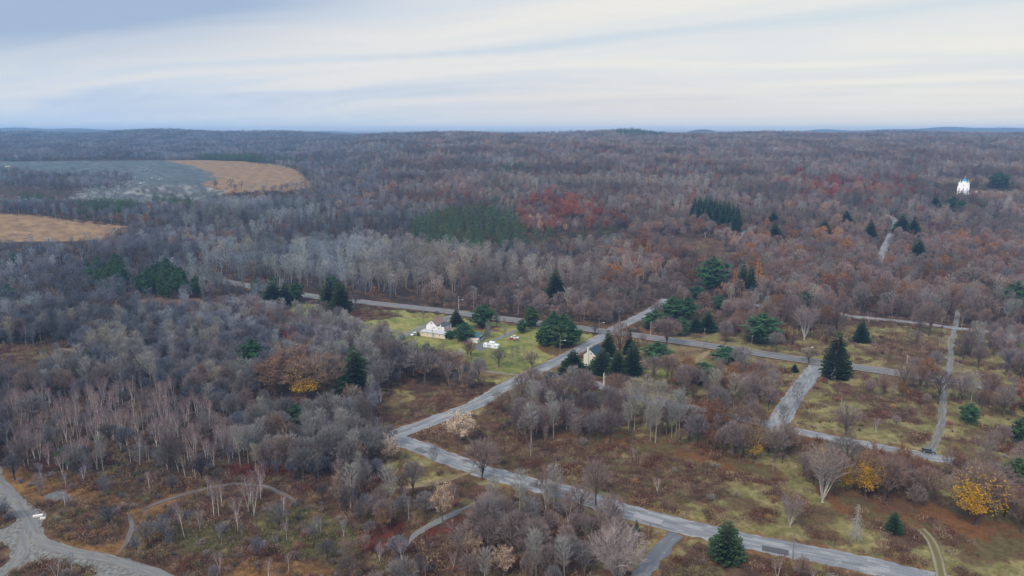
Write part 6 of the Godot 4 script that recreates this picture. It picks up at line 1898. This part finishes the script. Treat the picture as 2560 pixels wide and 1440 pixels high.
	["oak_tree", "leafy", -2.1, -164.4, 8.8, 6.1, Color(0.66, 0.49, 0.36), "pinkish tan tree in the bottom thicket", "tree", ""],
	["oak_tree", "leafy", -53.8, -200.2, 10.9, 6, Color(0.390, 0.286, 0.227), "pale tan tree at the left end of the lower middle thicket", "tree", ""],
	["oak_tree", "leafy", -37.6, -186.2, 7.1, 5.4, Color(0.312, 0.195, 0.104), "brown leaved tree above the red brush patch", "tree", ""],
	["oak_tree", "leafy", -42.3, -318.1, 5.8, 4.2, Color(0.546, 0.325, 0.195), "small orange tan tree at the edge of the thicket below the lawn", "tree", ""],
	["maple_tree", "leafy", -119.6, -366.9, 11.3, 8.3, Color(0.390, 0.065, 0.078), "crimson leaved tree alone in the left wood", "tree", ""],
	["maple_tree", "leafy", 36.1, -297.2, 6.2, 6.4, Color(0.390, 0.078, 0.072), "small red leaved tree below the yellow house", "tree", ""],
	["maple_tree", "leafy", 314.3, -947.5, 12.7, 15, Color(0.390, 0.039, 0.065), "bright crimson tree far up the hillside", "tree", ""],
	["maple_tree", "leafy", 433.4, -1074.7, 14.3, 14.5, Color(0.338, 0.039, 0.065), "crimson tree on the high slope left of the church", "tree", ""],
	["maple_tree", "leafy", 427.4, -944.6, 20, 16, Color(0.364, 0.091, 0.078), "dull red tree on the hillside left of the church", "tree", ""],
	["oak_tree", "leafy", 64.6, -783.4, 27, 19.6, Color(0.494, 0.169, 0.098), "tall orange red oak on the middle of the hillside", "tree", ""],
	["oak_tree", "leafy", 59, -761.6, 20.8, 14.8, Color(0.442, 0.130, 0.085), "orange red oak just below the tall one on the hillside", "tree", ""],
	["oak_tree", "leafy", 71.2, -761.8, 17.8, 12.2, Color(0.468, 0.182, 0.117), "lower orange oak right of the tall one on the hillside", "tree", ""],
	["oak_tree", "leafy", 92.1, -769.9, 14, 11.4, Color(0.338, 0.065, 0.058), "dark red tree right of the orange oaks", "tree", ""],
	["oak_tree", "leafy", 24.6, -833.8, 19.7, 11.3, Color(0.468, 0.195, 0.117), "orange oak on the hillside above the pine grove", "tree", ""],
	["larch_tree", "larch", 42.2, -637.5, 11.1, 5.9, Color(0.650, 0.286, 0.046), "orange larch left of a pair below the pine grove", "tree", ""],
	["larch_tree", "larch", 48.4, -637.5, 10.4, 6.6, Color(0.676, 0.312, 0.052), "orange larch in the row below the pine grove, beside the brightest", "tree", ""],
	["larch_tree", "larch", 54.2, -637.5, 11.1, 5.9, Color(0.702, 0.312, 0.046), "brightest orange larch at the right end of the row below the pine grove", "tree", ""],
	["larch_tree", "larch", 26.5, -640.8, 9.7, 6.6, Color(0.468, 0.247, 0.078), "brownish larch at the left of the row below the pine grove", "tree", ""],
	["larch_tree", "larch", -26.2, -650.7, 9.8, 4.5, Color(0.546, 0.247, 0.065), "small orange larch at the foot of the pine grove", "tree", ""],
	["larch_tree", "larch", -15.6, -647.5, 9, 6, Color(0.442, 0.260, 0.078), "ochre larch at the foot of the pine grove", "tree", ""],
	["larch_tree", "larch", 122.2, -624.6, 15.2, 7.2, Color(0.598, 0.312, 0.052), "yellow larch among brown trees on the middle slope", "tree", ""],
	["maple_tree", "leafy", -105.5, -297.2, 16.7, 20, Color(0.280, 0.176, 0.130), "left one of the big brown maples above the dense thicket", "tree", ""],
	["maple_tree", "leafy", -101.3, -305.8, 19.2, 23.5, Color(0.305, 0.182, 0.137), "tallest of the big brown maples above the dense thicket", "tree", ""],
	["maple_tree", "broad", -83.2, -297.2, 18.9, 22.2, Color(1.05, 0.82, 0.70), "right one of the big brown maples, nearly bare", "tree", ""],
	["bare_tree", "broad", -10.2, -217.8, 13.9, 13.2, Color(0.88, 0.86, 0.84), "spreading bare tree at the near edge of the cracked street", "tree", ""],
	["bare_tree", "slim", -27.2, -225.8, 8.4, 4.7, Color(0.5, 0.48, 0.5), "small dark bare tree beside the cracked street near the fork", "tree", ""],
	["bare_tree", "broad", 26.3, -201.1, 14.9, 9.5, Color(1.0, 0.94, 0.92), "pale brown bare tree on the far edge of the cracked street", "tree", ""],
	["bare_tree", "vase", 28, -165, 16, 15.8, Color(0.92, 0.90, 0.92), "wide fan shaped bare tree in the bottom thicket beside the narrow dark lane", "tree", ""],
	["bare_tree", "broad", 82.9, -364.1, 16.5, 16.8, Color(0.86, 0.74, 0.74), "round mauve bare tree at the highway, near the crossing", "tree", ""],
	["bare_tree", "broad", -40.8, -312.6, 14.3, 18.4, Color(0.80, 0.84, 0.92), "big twisted grey tree below the lawn of the white house", "tree", ""],
	["bare_tree", "broad", 129.2, -253.6, 12.5, 10.2, Color(1.05, 1.12, 1.05), "pale round bare tree above the side street", "tree", ""],
	["bare_tree", "slim", 105.4, -255.8, 11.3, 5.3, Color(0.6, 0.6, 0.65), "dark bare tree where the short pale street meets the side street", "tree", ""],
	["bare_tree", "slim", 118.9, -276.6, 12.7, 6.7, Color(0.62, 0.62, 0.68), "dark thin bare tree in front of the short pale street", "tree", ""],
	["bare_tree", "broad", 112.2, -329.6, 11.7, 11, Color(0.88, 0.9, 0.95), "grey fan of bare branches at the lower highway edge", "tree", ""],
	["bare_tree", "broad", 66, -312.6, 12.2, 10.1, Color(1.05, 1.12, 1.15), "pale grey bare tree right of the yellow house", "tree", ""],
	["bare_tree", "broad", 183.5, -285.4, 14.5, 12.1, Color(0.62, 0.56, 0.55), "dark forked tree where the narrow lane meets the highway", "tree", ""],
	["bare_tree", "broad", 239, -388.3, 18.9, 14.2, Color(0.95, 0.86, 0.78), "round brown bare tree on the street behind the meadow", "tree", ""],
	["bare_tree", "broad", 232.1, -386.7, 17.4, 10.5, Color(0.9, 0.84, 0.8), "smaller bare tree beside the round brown one behind the meadow", "tree", ""],
	["bare_tree", "broad", 290.5, -423.3, 15.8, 19.4, Color(1.08, 0.86, 0.78), "wide reddish brown bare tree right of the narrow lane", "tree", ""],
	["bare_tree", "broad", 337.9, -505, 17, 24.7, Color(1.1, 1.0, 0.92), "broad pale bare tree high on the right slope", "tree", ""],
	["bare_tree", "broad", 228.4, -448.3, 16.9, 12.1, Color(1.05, 1.1, 1.1), "pale grey bare tree beyond the brown brush", "tree", ""],
	["poplar_tree", "birch_clump", 164.2, -380.4, 19.9, 16.2, Color(0.95, 0.98, 1.0), "white branching tree beyond the highway, left of the tall spruce", "tree", ""],
	["bare_tree", "broad", 150.3, -339.9, 7.6, 10.1, Color(0.9, 0.86, 0.8), "gnarled bare tree at the corner of highway and pale street", "tree", ""],
	["bare_tree", "broad", 140.4, -358.4, 10.6, 8.5, Color(0.92, 0.94, 0.98), "small round grey tree on the far highway edge", "tree", ""],
	["bare_tree", "broad", 117, -371.3, 13, 7.5, Color(0.85, 0.88, 0.95), "thin grey tree on the far highway edge near the moving car", "tree", ""],
	["birch_tree", "birch_clump", 98.3, -203.1, 18.6, 15.2, Color(0.95, 0.95, 0.95), "large white stemmed birch clump beside the golden maples", "tree", ""],
	["birch_tree", "birch_clump", 82.5, -188.8, 10.2, 8.8, Color(0.85, 0.84, 0.84), "low pale stemmed birch in the meadow beside the cracked street", "tree", ""],
	["bare_tree", "broad", -23.2, -348.3, 9.7, 6.2, Color(0.85, 0.74, 0.70), "left one of two small bare trees on the lawn near the garage", "tree", ""],
	["bare_tree", "broad", -21.1, -347.6, 9.5, 6.2, Color(0.85, 0.72, 0.70), "right one of two small bare trees on the lawn near the garage", "tree", ""],
	["poplar_tree", "slim", -12.7, -350.3, 18.1, 5, Color(0.85, 0.92, 0.85), "tall grey green tree standing in front of the camper", "tree", ""],
	["bare_tree", "broad", -6.6, -333.8, 8.9, 8.4, Color(0.62, 0.68, 0.66), "grey green rounded tree in the middle of the lawn", "tree", ""],
	["poplar_tree", "slim", 0.2, -338.7, 8.9, 2.8, Color(0.55, 0.58, 0.52), "thin tree on the lawn right of the rounded tree", "tree", ""],
	["poplar_tree", "slim", 2.8, -339.9, 8.9, 2.8, Color(0.55, 0.58, 0.52), "second thin tree on the lawn right of the rounded tree", "tree", ""],
	["poplar_tree", "slim", 6.3, -341.8, 7.9, 2.4, Color(0.8, 0.85, 0.8), "pale thin tree on the lawn beside the two thin ones", "tree", ""],
	["bare_tree", "broad", 9.8, -329.6, 9.3, 7.1, Color(0.95, 0.88, 0.8), "bare tree at the lawn edge near the street", "tree", ""],
	["bare_tree", "broad", -73, -389.9, 8.6, 5.5, Color(0.9, 0.9, 0.85), "small bare tree on the lawn beside the pale lane", "tree", ""],
	["bare_tree", "broad", -104.5, -458, 7.7, 7.5, Color(0.55, 0.52, 0.54), "dark bare tree by the highway, right of the tall spruce pair", "tree", ""],
	["bare_tree", "broad", -52, -458, 6.1, 7, Color(0.8, 0.68, 0.66), "brown bare tree on the far side of the highway before the white house", "tree", ""],
	["poplar_tree", "slim", -3.9, -369.1, 14.7, 2.6, Color(0.7, 0.66, 0.64), "thin bare tree beside the drive to the camper", "tree", ""],
	["bare_tree", "broad", -9.2, -409.5, 8.2, 4.8, Color(0.7, 0.62, 0.62), "dark bare tree at the highway right of the blue green pine", "tree", ""],
	["bare_tree", "broad", 47.9, -392.4, 6.5, 6, Color(0.6, 0.52, 0.52), "dark crooked tree at the highway crossing", "tree", ""],
	["bare_tree", "broad", -47.3, -428.1, 4.4, 4, Color(0.6, 0.55, 0.55), "small dark tree between the driveway and the highway", "tree", ""],
]
var golden_halves := [
	[138.4, -189.7, 19.3, 16.9, "big maple at the right, golden leaves on its left side only", 0, Color(1.1, 0.84, 0.74), Vector3(-2.6, 6.2, 1.0), 5200],
	[112.6, -204.1, 17.1, 10.4, "golden leaved maple beside the white stemmed birch clump", 1, Color(0.95, 0.75, 0.62), Vector3(-0.4, 6.4, 0.8), 5000],
	[107.5, -208.1, 12.1, 6.7, "smaller golden maple between the birch clump and the taller one", 2, Color(0.95, 0.75, 0.6), Vector3(0.3, 6.6, 0.5), 4200],
	[-90.3, -291, 18, 19.6, "brown maple with golden leaves low on its front", 1, Color(1.1, 0.82, 0.66), Vector3(0.2, 4.6, 2.4), 2000],
	[84.8, -229.4, 16.6, 8.5, "brown maple with a few yellow leaves in the wood between the streets", 2, Color(1.05, 0.80, 0.66), Vector3(0.4, 3.6, 1.8), 1500],
]
var cars := [
	["white car parked at the front corner of the white house", -56.2, -389.9, -2.2, 4.5, 1.55, Color(0.6, 0.61, 0.63), true, false, 0.05],
	["white car parked on the lawn beside a red car", 1.6, -383.6, -0.35, 4.6, 1.45, Color(0.62, 0.62, 0.62), false, false, 0.0],
	["dull red car parked on the lawn beside a white car", -0.2, -380.4, -0.3, 4.3, 1.4, Color(0.26, 0.08, 0.055), false, false, 0.0],
	["black car driving on the highway left of the tall spruce", 113.4, -365.9, 2.65, 4.6, 1.45, Color(0.02, 0.022, 0.03), false, true, 0.1],
	["dark car parked where the narrow lane meets the side street", 152.2, -238.3, -0.45, 4.6, 1.55, Color(0.035, 0.04, 0.05), true, false, 0.12],
]
var poles := [
	["wooden pole at the highway opposite the broad pine", 124.5, -350.9, 11.5, false, true, false, 1.1],
	["wooden pole at the highway near the moving black car", 103, -362.6, 11.8, false, true, false, 1.1],
	["pale pole beside the bushy pine beyond the crossing", 79.7, -389.9, 8.1, false, true, true, 1.1],
	["bare pole on the straw lawn right of the yellow house", 87.7, -339.9, 9.7, false, false, false, 1.1],
	["pole at the street corner beside the lawn pine clump", 37.3, -370.6, 9.1, false, false, false, 1.1],
	["pole with a street lamp before the lawn pine clump", 25.3, -355, 10.3, true, false, false, 0.0],
	["pole with a street lamp at the highway crossing", 50, -389.9, 10.2, true, true, false, 0.0],
	["pole just beyond the highway crossing", 65.6, -417.7, 7.4, false, true, false, 1.1],
	["far pole along the street beyond the crossing", 82.3, -446.2, 6.7, false, true, false, 1.1],
	["pale pole with a lamp across the highway from the white house", -35, -449.3, 9.2, true, false, true, 0.0],
	["dark pole on the near highway edge above the white house", -42.9, -433, 11.5, false, false, false, 1.1],
	["dark pole beside the driveway of the white house", -53.7, -413.1, 10, false, false, false, 1.1],
	["thin pole in front of the cream wing", -45.1, -383.6, 6.5, false, false, false, 1.1],
	["pole with a lamp behind the gnarled tree at the corner", 152, -347.6, 8.2, true, true, false, 0.0],
	["pale pole at the highway right of the tall spruce", 192.7, -327.8, 8.2, false, true, true, 1.1],
	["tall wooden pole at the near edge of the cracked street", 76.6, -171.7, 9.6, false, false, false, 1.1],
	["far pole on the brown slope left of the round pine", 144.1, -550.5, 11, false, true, false, 1.1],
	["far pole on the slope below the church", 461.3, -841.1, 13, false, true, false, 1.1],
	["far pole beside the curved pale track", 210.1, -680.4, 12.5, false, true, false, 1.1],
	["far pole right of the dark spruces on the slope", 272.9, -793.7, 11.3, false, true, false, 1.1],
	["far pole with a lamp at the left end of the highway", -220.2, -524.3, 6.5, true, false, false, 0.0],
]
var wires := [
	["black wires over the round mauve tree at the highway", 79.7, -389.9, 8.1, 103, -362.6, 11.8],
	["black wires above the moving black car", 103, -362.6, 11.8, 124.5, -350.9, 11.5],
	["black wires passing in front of the broad pine", 124.5, -350.9, 11.5, 152, -347.6, 8.2],
	["black wires passing behind the tall dark spruce", 152, -347.6, 8.2, 192.7, -327.8, 8.2],
	["black wires over the highway crossing", 50, -389.9, 10.2, 79.7, -389.9, 8.1],
	["long black wires along the far side of the highway behind the lawn", -35, -449.3, 9.2, 50, -389.9, 10.2],
	["short black wires leaving the highway crossing", 50, -389.9, 10.2, 65.6, -417.7, 7.4],
	["short black wires along the street beyond the crossing", 65.6, -417.7, 7.4, 82.3, -446.2, 6.7],
]
var slabs := [
	["larger white concrete slab at the edge of the gravel yard", -144.7, -194.8, 0.35, 2.6, 0.8],
	["smaller white concrete slab at the edge of the gravel yard", -142.3, -193.4, 0.2, 1.5, 0.5],
]
var rocks := [Vector3(-714.9, -1364.3, 0.9), Vector3(-704.9, -1355.3, 1.1), Vector3(-697.3, -1355.3, 1.0), Vector3(-701.9, -1373.5, 1.2), Vector3(-683, -1346.3, 1.2), Vector3(-611.4, -1182.4, 0.8), Vector3(-599.2, -1168.8, 0.7), Vector3(-601.5, -1189.3, 1.4), Vector3(-591.4, -1182.4, 0.9), Vector3(-591.5, -1196.3, 0.9), Vector3(-577.3, -1105.2, 1.5), Vector3(-578.4, -1117.4, 1.1), Vector3(-579.5, -1168.8, 1.4), Vector3(-581.5, -1182.4, 1.1)]
